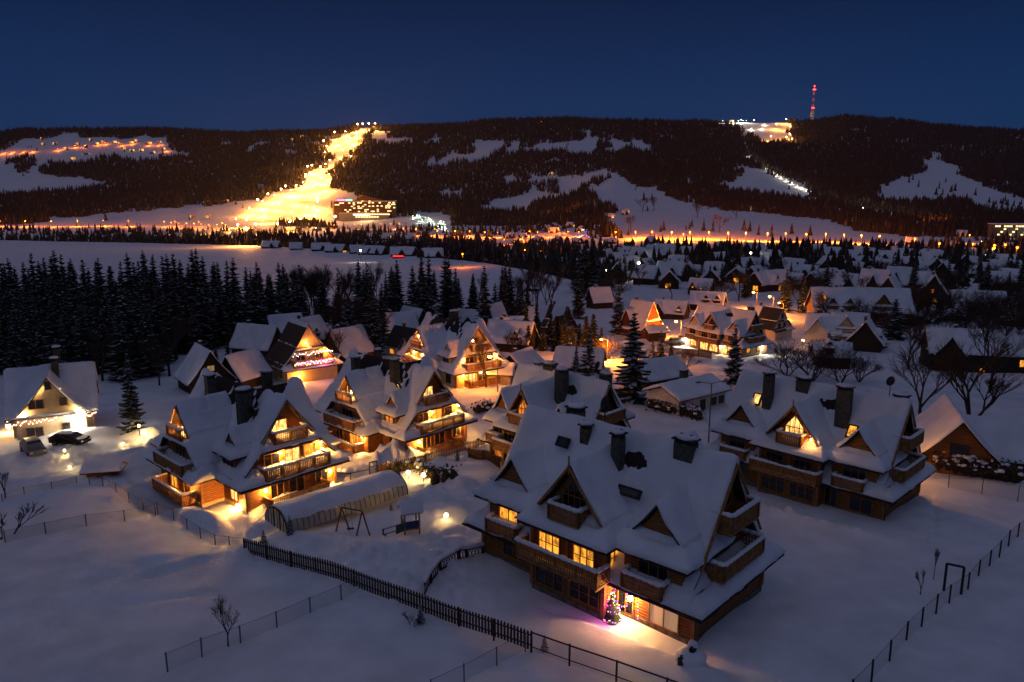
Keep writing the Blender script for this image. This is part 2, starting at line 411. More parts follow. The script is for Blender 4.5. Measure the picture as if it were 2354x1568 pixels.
        sF += [quads + soff, np.stack([ed[:, 1], ed[:, 0], ed[:, 0] + N, ed[:, 1] + N], 1) + soff]
        soff += 2 * N
    b = mk('roof', np.concatenate(bV), np.concatenate(bF), mats[0], parent)
    s = mk('roof_snow', np.concatenate(sV), np.concatenate(sF), mats[1], b, smooth=True)
    ROOFC[key] = (b.data, s.data)
    return b

def gable_body(mb, w, t0, t1, zlo, zhi, m=0, inset=.28):
    """solid under the roof profile of wing w, between distances t0,t1 (from a0 and a1), clipped to zlo..zhi"""
    zz = np.linspace(zlo, min(zhi, w['ha'] - inset - .02), 9)
    ss = []
    sg = np.linspace(0, w['w'], 60); pg = prof(sg, w['w'], w['he'], w['ha'], w['k']) - inset
    for z in zz: ss.append(float(np.interp(-z, -pg, sg)))
    pts = [(-s, z) for s, z in zip(ss, zz)] + [(s, z) for s, z in zip(ss[::-1], zz[::-1])]
    a, b = w['a0'] + t0, w['a1'] - t1; n = len(pts)
    f = (lambda A, s, z: (A, w['c'] + s, z)) if w['axis'] == 'x' else (lambda A, s, z: (w['c'] + s, A, z))
    V = [f(a, s, z) for s, z in pts] + [f(b, s, z) for s, z in pts]
    mb.add(V, [tuple(range(n)), tuple(range(2 * n - 1, n - 1, -1))] + [(i, (i + 1) % n, n + (i + 1) % n, n + i) for i in range(n)], m)

# ------------------------------------------------------------------ building parts. Facing d: 0=-y 1=+x 2=+y 3=-x
DIRS = [((1, 0), (0, -1)), ((0, 1), (1, 0)), ((-1, 0), (0, 1)), ((0, -1), (-1, 0))]
def fr(d, a, o, c, z):
    """a along the face, o outward from it; c=(cx,cy) point on face"""
    (ax, ay), (ox, oy) = DIRS[d]; return (c[0] + a * ax + o * ox, c[1] + a * ay + o * oy, z)
def fbox(mb, d, c, a0, a1, o0, o1, z0, z1, m=0):
    (ax, ay), (ox, oy) = DIRS[d]
    P = [fr(d, a, o, c, 0) for a in (a0, a1) for o in (o0, o1)]
    mb.box(min(p[0] for p in P), max(p[0] for p in P), min(p[1] for p in P), max(p[1] for p in P), z0, z1, m)
def window(par, d, c, z, w, h, pane=None, nx=2, ny=2, fmat=None, shape=None):
    """window part = frame and glazing bars, child pane. c on wall face, z = sill height"""
    pane = pane or GLASSD; fm = fmat or WOODL
    mb = MB(); t = .09
    if shape == 'tri':      # tall pointed window
        pts = [(-w / 2, z), (w / 2, z), (w / 2, z + h * .45), (0, z + h), (-w / 2, z + h * .45)]
        for i in range(5):
            p, q = pts[i], pts[(i + 1) % 5]; mb.tube(fr(d, p[0], .05, c, p[1]), fr(d, q[0], .05, c, q[1]), .07, n=4)
        mb.tube(fr(d, 0, .05, c, z), fr(d, 0, .05, c, z + h), .04, n=4)
        for s in (-.25, .25): mb.tube(fr(d, w * s, .05, c, z), fr(d, w * s, .05, c, z + h * .7), .04, n=4)
        mb.tube(fr(d, -w / 2, .05, c, z + h * .42), fr(d, w / 2, .05, c, z + h * .42), .05, n=4)
        o = mb.build('window', fm, par)
        mk('pane', [fr(d, p[0], .02, c, p[1]) for p in pts], [tuple(range(5))], pane, o)
        return o
    fbox(mb, d, c, -w / 2 - t, w / 2 + t, .003, .10, z - t, z); fbox(mb, d, c, -w / 2 - t, w / 2 + t, .003, .10, z + h, z + h + t)
    fbox(mb, d, c, -w / 2 - t, -w / 2, .003, .10, z, z + h); fbox(mb, d, c, w / 2, w / 2 + t, .003, .10, z, z + h)
    for i in range(1, nx): a = -w / 2 + w * i / nx; fbox(mb, d, c, a - .035, a + .035, .03, .08, z, z + h)
    for j in range(1, ny): zz = z + h * j / ny; fbox(mb, d, c, -w / 2, w / 2, .035, .075, zz - .02, zz + .02)
    o = mb.build('window', fm, par)
    mk('pane', [fr(d, -w / 2, .02, c, z), fr(d, w / 2, .02, c, z), fr(d, w / 2, .02, c, z + h), fr(d, -w / 2, .02, c, z + h)], [(0, 1, 2, 3)], pane, o)
    return o
def balcony(par, d, c, z, w, dep, h=1.0, snow=True, m=None, sides=True, lattice=True):
    """part balcony: floor slab; children railing, snow"""
    m = m or WOODL
    mb = MB(); fbox(mb, d, c, -w / 2, w / 2, 0, dep, z - .14, z)
    for a in np.linspace(-w / 2 + .2, w / 2 - .2, max(2, int(w / 1.6))): fbox(mb, d, c, a - .06, a + .06, 0, dep - .1, z - .32, z - .142)
    o = mb.build('balcony', WOODL, par)
    r = MB()
    def rail(p0, p1):   # p=(a,o)
        L = math.hypot(p1[0] - p0[0], p1[1] - p0[1])
        A = Vector(fr(d, p0[0], p0[1], c, 0)); B = Vector(fr(d, p1[0], p1[1], c, 0)); u = (B - A).normalized(); nrm = Vector((-u.y, u.x, 0)); up = Vector((0, 0, 1))
        mid = (A + B) / 2
        for zz, hh, th in ((z + h, .05, .07), (z + h - .22, .03, .04), (z + .10, .04, .04), (z + .34, .025, .035)):
            r.obox(mid + up * zz, u, nrm, up, L / 2, th, hh)
        k = max(2, int(round(L / .19)))
        for i in range(k + 1):
            r.obox(A + u * (L * i / k) + up * (z + h / 2), u, nrm, up, .062, .018, h / 2 - .06)
        kk = max(1, int(round(L / 1.9)))
        for i in range(kk + 1): r.obox(A + u * (L * i / kk) + up * (z + h / 2 + .02), u, nrm, up, .08, .08, h / 2 + .06)
        if snow:
            nb = max(2, int(L / .45))
            for i in range(nb):
                q = 1 + .9 * float(vn(A.x + i * .9, A.y * 1.7 + z, 21)); sn.blob(A + u * (L * (i + .5) / nb) + up * (z + h + .06 + .05 * q), L / nb * .8, .17, .11 * q + .03, n=8, k=4, rot=math.atan2(u.y, u.x))
    sn = MB()
    rail((-w / 2 + .05, dep - .06), (w / 2 - .05, dep - .06))
    if sides: rail((-w / 2 + .05, 0), (-w / 2 + .05, dep - .06)); rail((w / 2 - .05, 0), (w / 2 - .05, dep - .06))
    r.build('railing', m, o)
    if snow:
        fbox(sn, d, c, -w / 2 + .1, w / 2 - .1, dep - .5, dep - .1, z + .002, z + .2)
        sn.build('snow', SNOW, o, smooth=True)
    return o
def part(name, m, par, p, q, r, n=5):
    b = MB(); b.tube(p, q, r, n=n); return b.build(name, m, par)
def chimney(par, x, y, z0, z1, sx=.8, sy=.6, cap=True, snow=True):
    mb = MB(); mb.box(x - sx / 2, x + sx / 2, y - sy / 2, y + sy / 2, z0, z1 - .30); o = mb.build('chimney', CHIM, par)
    if cap:
        m2 = MB()
        for i in (-1, 1):
            for j in (-1, 1): m2.box(x + i * (sx / 2 - .1) - .08, x + i * (sx / 2 - .1) + .08, y + j * (sy / 2 - .1) - .08, y + j * (sy / 2 - .1) + .08, z1 - .30, z1 - .08)
        m2.box(x - sx / 2 - .12, x + sx / 2 + .12, y - sy / 2 - .12, y + sy / 2 + .12, z1 - .08, z1)
        for q in range(2): m2.tube((x + (q - .5) * sx * .5, y, z1), (x + (q - .5) * sx * .5, y, z1 + .28), .11, n=8)
        m2.build('chimney_cap', METAL, o)
    if snow:
        m3 = MB(); m3.blob((x, y, z1 + .1), sx / 2 + .16, sy / 2 + .16, .2, jit=.25); m3.build('snow_cap', SNOW, o, smooth=True)
    return o
LAMPK = 23
def wall_lamp(par, p, power, color=(1, .55, .2), r=.17, bulb=None, off=(0, 0, -.05)):
    mb = MB(); mb.blob(p, r, r, r * 1.2, n=8, k=5)
    o = mb.build('wall_lamp', bulb or BULB, par, smooth=True)
    b2 = MB(); b2.box(p[0] - .1, p[0] + .1, p[1] - .1, p[1] + .1, p[2] + r * 1.2, p[2] + r * 1.2 + .05); b2.build('lamp_cover', METAL, o)
    if power: light((p[0] + off[0], p[1] + off[1], p[2] + off[2]), power * LAMPK, color, o, r=r)
    return o
def skylight(par, x, y, z, slope, d=0, w=.8, h=1.2, pane=None):
    """roof window lying on a slope; d facing; slope angle"""
    o = MB(); c, s = math.cos(slope), math.sin(slope)
    (ax, ay), (ox, oy) = DIRS[d]
    u = Vector((ax, ay, 0)); v = Vector((-ox * c, -oy * c, s)); n = Vector((ox * s, oy * s, c)); cc = Vector((x, y, z))
    for sg in (-1, 1):
        o.obox(cc + u * sg * w / 2, u, v, n, .07, h / 2 + .07, .12); o.obox(cc + v * sg * h / 2, u, v, n, w / 2, .07, .12)
    f = o.build('roof_window', METAL, par)
    mk('pane', [cc + n * .08 + u * a * w / 2 + v * b * h / 2 for a, b in ((-1, -1), (1, -1), (1, 1), (-1, 1))], [(0, 1, 2, 3)], pane or GLASSD, f)
def dish(par, x, y, z, az=3.6):
    mb = MB(); mb.tube((x, y, z - 1.6), (x, y, z + .1), .04)
    n = 14; V = [(0, .12, 0)]; dr = Vector((math.sin(az), math.cos(az), .45)).normalized(); q = dr.to_track_quat('Y', 'Z')
    V = [Vector((x, y, z)) + q @ Vector((0, -.10, 0))] + [Vector((x, y, z)) + q @ Vector((.48 * math.cos(2 * math.pi * i / n), .05, .48 * math.sin(2 * math.pi * i / n))) for i in range(n)]
    V += [p + (q @ Vector((0, -.03, 0))) for p in V]
    Fs = [(0, 1 + i, 1 + (i + 1) % n) for i in range(n)] + [(n + 1, n + 2 + (i + 1) % n, n + 2 + i) for i in range(n)]
    mb.add(V, Fs); mb.build('satellite_dish', METAL, par)

# ------------------------------------------------------------------ highland chalets, long type with a projecting bay
def melt_a(X, Y):
    return (np.clip(1 - np.abs(Y + .9) / 1.3, 0, 1) * np.clip(1 - np.abs(X - 1.2) / 3.2, 0, 1)) * 1.1 + fbm(X / 1.1, Y / .8, 41, 3) * 1.1 - .42
def chalet_long(name, label, loc, rz, sc, L=17.5, bx=.1, bw=5.9, ld=-6.0, rd=5.9, ldw=2.7, rdw=2.85, opts=None):
    o = opts or {}
    t = thing('timber_chalet', label, 'chalet', loc, rz, 'highland timber chalets with snow-laden roofs', sc)
    hl = L / 2; fy = -4.55
    main = wing('x', 0, -hl - 1.1, hl + 1.1, 5.7, 2.7, 10.5, [(0, 2.7, 3.9)], k=.45)
    bay = wing('y', bx, fy - 2.15, 0, bw / 2 + .75, 5.2, 9.7, [(0, 5.2, 6.25)], open1=True)
    dl = wing('y', ld, fy - 1.1, 0, ldw, 5.2, 8.3, [(0, 5.2, 6.1)], open1=True, oh=.4)
    dr_ = wing('y', rd, fy - 1.1, 0, rdw, 5.2, 8.3, [(0, 5.2, 6.1)], open1=True, oh=.4)
    rear = wing('y', bx + 2.6, 0, -fy + 2.0, 3.6, 5.2, 9.7, [(0, 5.2, 6.25)], open0=True)
    W_ = [main, bay, dl, dr_, rear]
    roof(('long', L, bx, rd), W_, t, melt=melt_a)
    mb = MB()
    mb.box(-hl, hl, fy, 4.55, .45, 2.9); gable_body(mb, main, 1.85, 1.85, 2.6, 10.2)
    bl, br = bx - bw / 2, bx + bw / 2; by = fy - 1.25
    mb.box(bl, br, by, 0, .45, 5.4); gable_body(mb, bay, 1.62, 0, 5.0, 9.4)
    mb.box(ld - ldw + .8, ld + ldw - .8, fy - .25, 0, 2.6, 5.4); gable_body(mb, dl, 1.38, 0, 5.0, 8.0)
    mb.box(rd - rdw + .8, rd + rdw - .8, fy - .25, 0, 2.6, 5.4); gable_body(mb, dr_, 1.38, 0, 5.0, 8.0)
    mb.box(bx + 2.6 - 2.9, bx + 2.6 + 2.9, 0, -fy + 1.1, .45, 5.4); gable_body(mb, rear, 0, 1.62, 5.0, 9.4)
    # corner posts
    for x, y in ((-hl, fy), (hl, fy), (hl, 4.55), (bl, by), (br, by)): mb.box(x - .14, x + .14, y - .14, y + .14, .45, 2.95, 1)
    for x in (bl, br, bx): mb.box(x - .14, x + .14, by - .12, by + .12, 2.9, 5.3, 1)
    mb.build('wall', [o.get('wall', WOOD), WOODL], t)
    p = MB(); p.box(-hl - .06, hl + .06, fy - .06, 4.61, -2.2, .45); p.box(bl - .06, br + .06, by - .06, 0, -2.2, .448); p.box(bx - .3, bx + 5.6, 0, -fy + 1.2, -2, .446)
    p.build('plinth', STONE, t)
    P = o.get
    # ground floor glazing
    window(t, 0, (bx - 1.45, by), .75, 2.3, 1.9, P('g1'), 3, 3, WOODL); window(t, 0, (bx + 1.45, by), .75, 2.3, 1.9, P('g2'), 3, 3, WOODL)
    window(t, 0, (br + (hl - br) * .64, fy), .55, 2.0, 1.35, P('g3'), 2, 1, WOODL)
    window(t, 0, (br + .85, fy), .35, 1.1, 1.9, P('g4'), 2, 1, WOODL)
    window(t, 0, (-hl + (bl + hl) * .5, fy), .9, 1.8, 1.5, P('g5'), 2, 2, WOODL)
    for yy in (-2.3, 1.6): window(t, 1, (hl, yy), 1.3, 1.2, 1.1, P('s1'), 2, 1, WOODD)
    # first floor
    window(t, 0, (bx - 1.5, by), 3.25, 1.7, 1.85, P('f1'), 3, 3); window(t, 0, (bx + 1.35, by), 3.25, 1.6, 1.85, P('f2'), 3, 3)
    window(t, 1, (br, by + 1.0), 3.3, .9, 1.5, P('f3'), 2, 2)
    balcony(t, 0, (bx - .1, by), 2.85, bw + .9, 1.25)
    window(t, 0, (ld, fy - .25), 3.25, 1.7, 1.8, P('l1'), 2, 1)
    balcony(t, 0, (ld, fy - .25), 2.95, min(2.9, 2 * ldw - 1.4), .95, h=.85)
    window(t, 0, (rd + .1, fy - .25), 3.25, 2.0, 1.8, P('r1'), 3, 1); balcony(t, 0, (rd - .2, fy - .25), 2.95, min(2.9, 2 * rdw - 2.2), .95, h=.85)
    # attic
    window(t, 0, (bx, fy - 2.15 + 1.62), 6.45, 1.9, 2.2, P('a1'), 2, 2, shape='tri'); balcony(t, 0, (bx, fy - 2.15 + 1.5), 6.0, 2.5, 1.15, h=.95)
    window(t, 1, (hl - .75, 0), 4.3, 1.6, 1.9, P('e1'), 2, 2); window(t, 1, (hl - .75, 0), 7.4, 1.1, 1.1, P('e2'), 2, 1)
    balcony(t, 1, (hl - .75, 0), 6.6, 3.6, 1.5); balcony(t, 1, (hl - .75, 0), 3.9, 5.4, 1.6, h=.9)
    window(t, 3, (-hl + .75, 0), 4.3, 1.6, 1.9, P('w1'), 2, 2); balcony(t, 3, (-hl + .75, 0), 3.9, 5.0, 1.5)
    # king posts and barge trims on gables
    yy = fy - 2.15 + 1.62 - .72
    for s in (-1, 1):
        part('barge_board', WOODL, t, (bx, yy, 9.55), (bx + s * (bw / 2 - .4), yy, 6.35), .09)
        part('barge_board', WOODL, t, (hl + 1.1 - 1.85 + .72, 0, 10.3), (hl - .03, s * 4.0, 4.7), .10)
    part('finial', WOODL, t, (bx, yy, 9.05), (bx, yy, 10.3), .06)
    part('downpipe', METAL, t, (hl + .15, fy - .15, .2), (hl + .15, fy - .15, 2.5), .05)
    part('gutter', METAL, t, (hl + 1.1, fy - 1.22, 2.62), (-hl - 1.1, fy - 1.22, 2.60), .06)
    for c in o.get('chim', []): chimney(t, *c)
    for d_ in o.get('dish', []): dish(t, *d_)
    for s_ in o.get('sky', []): skylight(t, *s_)
    for l_ in o.get('lamps', []): wall_lamp(t, *l_)
    return t

# ------------------------------------------------------------------ cross-plan chalets
def melt_b(X, Y):
    ridge = np.clip(1 - np.abs(X) / 2.5, 0, 1) * np.clip((Y - 3.0) / 2, 0, 1) * np.clip((17 - Y) / 3, 0, 1)
    cross = np.clip(1 - np.abs(Y - 9) / 1.8, 0, 1) * np.clip((X - 0) / 1, 0, 1) * np.clip((6 - X) / 2, 0, 1)
    return np.maximum(ridge, cross * .9) * 1.35 + fbm(X / 1.3, Y / 1.3, 43, 3) * 1.1 - .12
def chalet_cross(label, loc, rz, sc, opts=None, walls=None, base=0.0):
    o = opts or {}; P = o.get; wl = walls or WOOD
    t = thing('timber_chalet', label, 'chalet', loc, rz, 'highland timber chalets with snow-laden roofs', sc)
    TT = [(0, 2.7, 3.7), (.5, 5.2, 6.2)]
    main = wing('y', 0, -1.1, 19.1, 5.95, 2.7, 10.0, TT)
    crs = wing('x', 9, -8.2, 8.2, 5.4, 2.7, 9.2, TT)
    dm = wing('x', 3.0, -5.6, 0, 1.95, 5.0, 7.3, [(0, 5.0, 5.8)], open1=True, oh=.35)
    roof('cross', [main, crs, dm], t, melt=melt_b)
    mb = MB(); mb.box(-4.8, 4.8, 0, 18, .2, 2.9); mb.box(-7.0, 7.0, 4.6, 13.4, .2, 2.9)
    gable_body(mb, main, 1.45, 1.45, 2.6, 5.6); gable_body(mb, main, 2.05, 2.05, 5.2, 9.7)
    gable_body(mb, crs, 1.45, 1.45, 2.6, 5.6); gable_body(mb, crs, 2.05, 2.05, 5.2, 8.9)
    mb.box(-4.9, 0, 3.0 - 1.3, 3.0 + 1.3, 3.0, 5.2); gable_body(mb, dm, 1.1, 0, 4.9, 7.0)
    for x, y in ((-4.8, 0), (4.8, 0), (-7, 4.6), (-7, 13.4), (7, 4.6)): mb.box(x - .13, x + .13, y - .13, y + .13, .2, 2.95, 1)
    mb.build('wall', [wl, WOODL], t)
    p = MB(); p.box(-4.86, 4.86, -.06, 18.06, -2.6 - base, .2); p.box(-7.06, 7.06, 4.54, 13.46, -2.6 - base, .198); p.build('plinth', P('plinth', STONE), t)
    # front
    window(t, 0, (-1.7, 0), .35, 1.3, 2.1, P('g1'), 2, 1); window(t, 0, (.4, 0), .35, 1.6, 2.1, P('g2'), 2, 1); window(t, 0, (3.2, 0), .9, 1.3, 1.3, P('g3'), 2, 1)
    balcony(t, 0, (0, 0), .15, 6.4, 1.5, snow=False)
    window(t, 0, (-1.9, .35), 3.2, 1.5, 1.75, P('f1'), 2, 1); window(t, 0, (.3, .35), 3.0, 1.5, 1.95, P('f2'), 2, 1); window(t, 0, (2.2, .35), 3.2, 1.2, 1.75, P('f3'), 1, 1)
    balcony(t, 0, (.1, .35), 3.0, 7.0, 1.5)
    window(t, 0, (-.6, .95), 6.4, 1.6, 1.5, P('a1'), 2, 1); balcony(t, 0, (0, .95), 6.05, 3.6, 1.2, h=.95)
    # left end gable
    window(t, 3, (-7.0, 10.6), .3, 1.4, 2.1, P('wg1'), 2, 1); window(t, 3, (-7.0, 7.6), .3, 1.4, 2.1, P('wg2'), 2, 1); balcony(t, 3, (-7.0, 9), .15, 6.8, 1.5)
    window(t, 3, (-6.75, 9), 3.1, 2.2, 1.8, P('wf'), 3, 1); balcony(t, 3, (-6.75, 9), 3.0, 6.4, 1.5)
    window(t, 3, (-6.15, 9), 6.2, 1.3, 1.4, P('wa'), 2, 1); balcony(t, 3, (-6.15, 9), 6.0, 3.2, 1.25, h=.95)
    window(t, 1, (6.75, 9), 3.1, 2.2, 1.8, P('ef'), 3, 1); balcony(t, 1, (6.75, 9), 3.0, 6.0, 1.4)
    window(t, 2, (0, 17.6), 3.1, 2.2, 1.8, P('nf'), 3, 1)
    window(t, 3, (-4.9, 3.0), 3.5, 1.5, 1.3, P('dm'), 2, 2, WOODD)
    window(t, 3, (-4.8, 2.4), .6, 1.3, 1.3, P('sd'), 2, 1, WOODD)
    for s in (-1, 1):
        part('barge_board', WOODL, t, (0, .20, 9.75), (s * 2.9, .20, 6.3), .09); part('barge_board', WOODL, t, (-6.95, 9, 8.95), (-6.95, 9 + s * 2.4, 6.2), .09)
    part('gutter', METAL, t, (-5.95, -1.2, 2.55), (5.95, -1.2, 2.57), .06); part('downpipe', METAL, t, (-4.95, -.15, 2.6), (-4.95, -.15, -1.5), .05)
    for c in o.get('chim', []): chimney(t, *c)
    for s_ in o.get('sky', []): skylight(t, *s_)
    for l_ in o.get('lamps', []): wall_lamp(t, *l_)
    return t

# ------------------------------------------------------------------ smaller and farther houses
def house(label, u, v, rot, L=10., W_=8., h=2.6, ha=7.5, wall=None, bay=None, lit=(), tiers=None, res=.35, T=.35, chim=1, cream=False, loc=None, group=None, mats=(BOARD, SNOW), bare=None, key=None, name='snowy_house', lamps=(), skip_win=False, dorm=(), sc=1.0, oh=.6, cat='house', dz=0, melt=None, xw=None, k=.3, pw=None, dark=None):
    """gabled house: ridge along local x. bay: (x, halfwidth, height, side) cross gable; dorm list of (x, halfwidth)"""
    x, y = loc or G(u, v); z = gz(x, y) - .1 + dz
    t = thing(name, label, cat, (x, y, z), R(rot), group, sc)
    wl = wall or DARKW
    hl = L / 2; hw = W_ / 2
    main = wing('x', 0, -hl - .7, hl + .7, hw + .8, h, ha, tiers or [(0, h, h + .02)], k=k, oh=oh)
    W2 = [main]
    if bay:
        bx, bw, bh, sd = bay
        if sd < 0: W2.append(wing('y', bx, -hw - 1.6, 0, bw + .6, h + (.4 if tiers else .0), bh, [(0, h + .4, h + 1.2)] if tiers else [(0, h, h + .02)], open1=True, oh=oh, k=k))
        else: W2.append(wing('y', bx, 0, hw + 1.6, bw + .6, h, bh, [(0, h, h + .02)], open0=True, k=k))
    for dx, dw in dorm: W2.append(wing('y', dx, -hw - .4, 0, dw + .5, h + 1.6, h + 1.6 + dw * 1.25 + .6, [(0, h + 1.6, h + 2.2)], open1=True, oh=.35, k=.2))
    rk = key or (L, W_, h, ha, bay, tuple(dorm), bool(tiers), res, melt is not None)
    roof(rk, W2, t, res=res, T=T, mats=mats, melt=melt)
    mb = MB(); mb.box(-hl, hl, -hw, hw, -2.5, h + .1)
    tt = .75 if not tiers else tiers[0][0] + (tiers[0][2] - tiers[0][1]) / SK + .1
    gable_body(mb, main, tt, tt, h - .05, ha - .1)
    if bay:
        w = W2[1]; bx, bw, bh, sd = bay
        if sd < 0: mb.box(bx - bw, bx + bw, -hw - 1.0, 0, -2.5, h + .2); gable_body(mb, w, 1.4 if tiers else .7, 0, h - .05, bh - .1)
        else: mb.box(bx - bw, bx + bw, 0, hw + 1.0, -2.5, h + .1); gable_body(mb, w, 0, .7, h - .05, bh - .1)
    for i, (dx, dw) in enumerate(dorm):
        w = W2[1 + (1 if bay else 0) + i]; mb.box(dx - dw, dx + dw, -hw + .1, 0, h, h + 1.75); gable_body(mb, w, 1.1, 0, h + 1.5, h + 1.6 + dw * 1.25 + .3)
    mb.build('wall', wl, t)
    # windows: list of (d, a, z, w, h, pane)
    for i, (d, a, zz, ww, hh, pn) in enumerate(lit):
        if d == 'b': c = (bay[0] + a, -hw - 1.0 + (0 if zz < h else (.75 if tiers else .1))); dd = 0
        elif d == 'd': dx, dw = dorm[a]; c = (dx, -hw + .1); dd = 0
        else:
            dd = d
            inset = tt - .75 if zz > h - .3 else 0
            c = {0: (a, -hw), 1: (hl - inset + (.05 if zz > h - .3 else 0), a), 2: (-a, hw), 3: (-hl + inset - (.05 if zz > h - .3 else 0), -a)}[d]
        window(t, dd, c, zz, ww, hh, pn, 2 if ww > 1 else 1, 1, WOODL if cream else WOODD)
    for i in range(chim):
        cx = (-.25 + .45 * i) * L; chimney(t, cx, .3, ha - 1.5, ha + .9, .7, .6)
    for p in lamps: wall_lamp(t, *p)
    return t

# ------------------------------------------------------------------ ground
def B_(u, v, r1, r2, rot, h): x, y = G(u, v); BUMPS.append((x, y, r1, r2, R(rot), h))
def R_(u, v, r1, r2, rot, h): x, y = G(u, v); ROUGH.append((x, y, r1, r2, R(rot), h))
# drifts, ploughed heaps and hollows of the near field and yards
for a in [(905, 1290, 5.5, 2.5, -30, .9), (840, 1330, 6, 2.2, -25, .7), (700, 1240, 5, 1.2, -30, .5), (760, 1265, 4, 1.5, 0, .4), (1010, 1180, 4, 2.5, 20, .8), (1050, 1140, 3.5, 2, 0, 1.0), (985, 1085, 3, 1.2, 40, .7),
          (650, 1150, 3, .8, 45, .8), (640, 1190, 2, 1, 20, .7), (560, 1230, 3.5, 1.3, -20, .55), (480, 1190, 3, 1, -35, .8), (430, 1180, 3, 1.2, -30, .6),
          (900, 1050, 2.0, 1.3, 20, 1.2), (1130, 1040, 4, 1.0, 30, .5), (1080, 1075, 5, 1.4, 20, .6), (250, 1000, 5, 1.6, 15, 1.1), (380, 1000, 4, 1.6, 15, 1.2), (150, 1000, 4, 1.2, 10, .7), (330, 1045, 5, 1.5, 20, .8),
          (200, 1140, 5, 1, 20, .6), (120, 1150, 4, 1.2, 0, .6), (345, 1295, 1.3, .6, 30, -.35), (400, 1310, 2.4, .5, 35, -.40), (460, 1290, 1.0, .4, 20, -.3), (230, 1330, 5, .5, 40, -.18), (420, 1370, 5, .5, 10, -.12), (500, 1215, 5, 3.0, -30, -1.0), (570, 1215, 3, 2, 45, -.9), (380, 1150, 3, 4, 45, -.8), (1600, 1500, 5, 1.6, -42, -.45), (1400, 1440, 5, 1.6, -42, -.35), (1790, 1370, 1.5, 6, -42, -.4),
          (1010, 1300, 3, 1.2, -30, .5), (1560, 700, 6, 3, 0, 1.2), (1500, 795, 8, 3, 10, 1.5), (1440, 780, 5, 2, 0, 1.4), (1770, 840, 8, 2, -10, .8), (1370, 1440, 3, .6, -30, .25), (1600, 1530, 5, 1, -35, .3), (1250, 1000, 3, 1, 0, .5), (2240, 1090, 6, .5, -8, .5)]: B_(*a)
for a in [(880, 1320, 6, 3, -30, .45), (1000, 1240, 6, 4, -20, .28), (660, 1185, 4, 1.3, 20, .6), (820, 1090, 9, 1.4, 50, .5), (1060, 1130, 5, 3, 20, .45), (900, 1055, 4, 2, 20, .5), (1000, 1060, 5, 2, 20, .3),
          (200, 1050, 9, 1.6, 18, .35), (380, 1010, 6, 2.5, 15, .5), (250, 1110, 5, 3, 0, .25), (600, 1270, 5, 1.5, -30, .35), (1500, 780, 12, 4, 10, .5), (1650, 720, 6, 3, 10, .5), (1750, 1080, 4, 3, 0, .1), (1830, 1190, 8, .8, -42, .35), (130, 1040, 5, 2, 10, .35)]: R_(*a)

def trail(pts, w, h, seg=1.3):
    P = [G(*p) for p in pts]
    for (x0, y0), (x1, y1) in zip(P[:-1], P[1:]):
        L = math.hypot(x1 - x0, y1 - y0); k = max(1, int(L / seg)); r = math.atan2(y1 - y0, x1 - x0)
        for i in range(k): f = (i + .5) / k; BUMPS.append((x0 + (x1 - x0) * f + random.uniform(-.1, .1), y0 + (y1 - y0) * f, L / k * .5, w * .8, r + random.uniform(-.1, .1), 1.7 * h * random.uniform(.5, 1.4)))
trail([(1800, 1215), (1900, 1240), (2010, 1260), (2140, 1290)], .35, -.16)
trail([(1750, 1545), (1650, 1520), (1500, 1470), (1400, 1440), (1250, 1390)], .45, -.14)
trail([(2130, 1130), (2150, 1150), (2145, 1200), (2140, 1250)], .3, -.2); trail([(2110, 1120), (2190, 1150), (2354, 1180)], .5, -.18)
trail([(120, 1085), (230, 1050), (330, 1030), (440, 1010)], .35, -.28); trail([(100, 1105), (230, 1065), (340, 1042)], .35, -.28); trail([(0, 1110), (120, 1100)], .5, .3)
trail([(770, 1100), (850, 1070), (930, 1030), (1050, 1010)], .5, -.22); trail([(790, 1115), (880, 1085), (960, 1050)], .35, -.22)
trail([(900, 1180), (1000, 1160), (1080, 1120)], .4, -.25); trail([(940, 1240), (1020, 1250), (1060, 1270), (1000, 1310)], .4, -.25); trail([(200, 1180), (330, 1200)], .3, -.2)
trail([(250, 1150), (270, 1155)], .3, .35); trail([(295, 1165), (320, 1172)], .3, .35); trail([(335, 1180), (350, 1185)], .3, .3)
def mkfast(name, V, Q4, mats, mi=None, smooth=True, parent=None):
    me = bpy.data.meshes.new(name); nv, nf = len(V), len(Q4); k = Q4.shape[1]
    me.vertices.add(nv); me.vertices.foreach_set('co', np.ascontiguousarray(V, dtype=np.float32).ravel())
    me.loops.add(nf * k); me.loops.foreach_set('vertex_index', np.ascontiguousarray(Q4, dtype=np.int32).ravel())
    me.polygons.add(nf); me.polygons.foreach_set('loop_start', np.arange(0, nf * k, k, dtype=np.int32))
    me.polygons.foreach_set('loop_total', np.full(nf, k, dtype=np.int32))
    for m in mats: me.materials.append(m)
    if mi is not None: me.polygons.foreach_set('material_index', np.ascontiguousarray(mi, dtype=np.int32))
    me.polygons.foreach_set('use_smooth', np.full(nf, smooth, dtype=bool)); me.update(calc_edges=True)
    o = bpy.data.objects.new(name, me); COL.objects.link(o)
    if parent: o.parent = parent
    return o
ny_, nx_ = 1000, 760
yy = 12 * (3300 / 12) ** (np.arange(ny_) / (ny_ - 1)); aa = np.linspace(-1.15, 1.15, nx_)
AA, YY = np.meshgrid(aa, yy, indexing='xy'); XX = AA * (YY + 18)
ZZ = terrain(XX, YY)
V = np.stack([XX, YY, ZZ], -1).reshape(-1, 3)
ii, jj = np.meshgrid(np.arange(ny_ - 1), np.arange(nx_ - 1), indexing='ij'); a0 = (ii * nx_ + jj).ravel()
Qs = np.stack([a0, a0 + 1, a0 + nx_ + 1, a0 + nx_], 1)
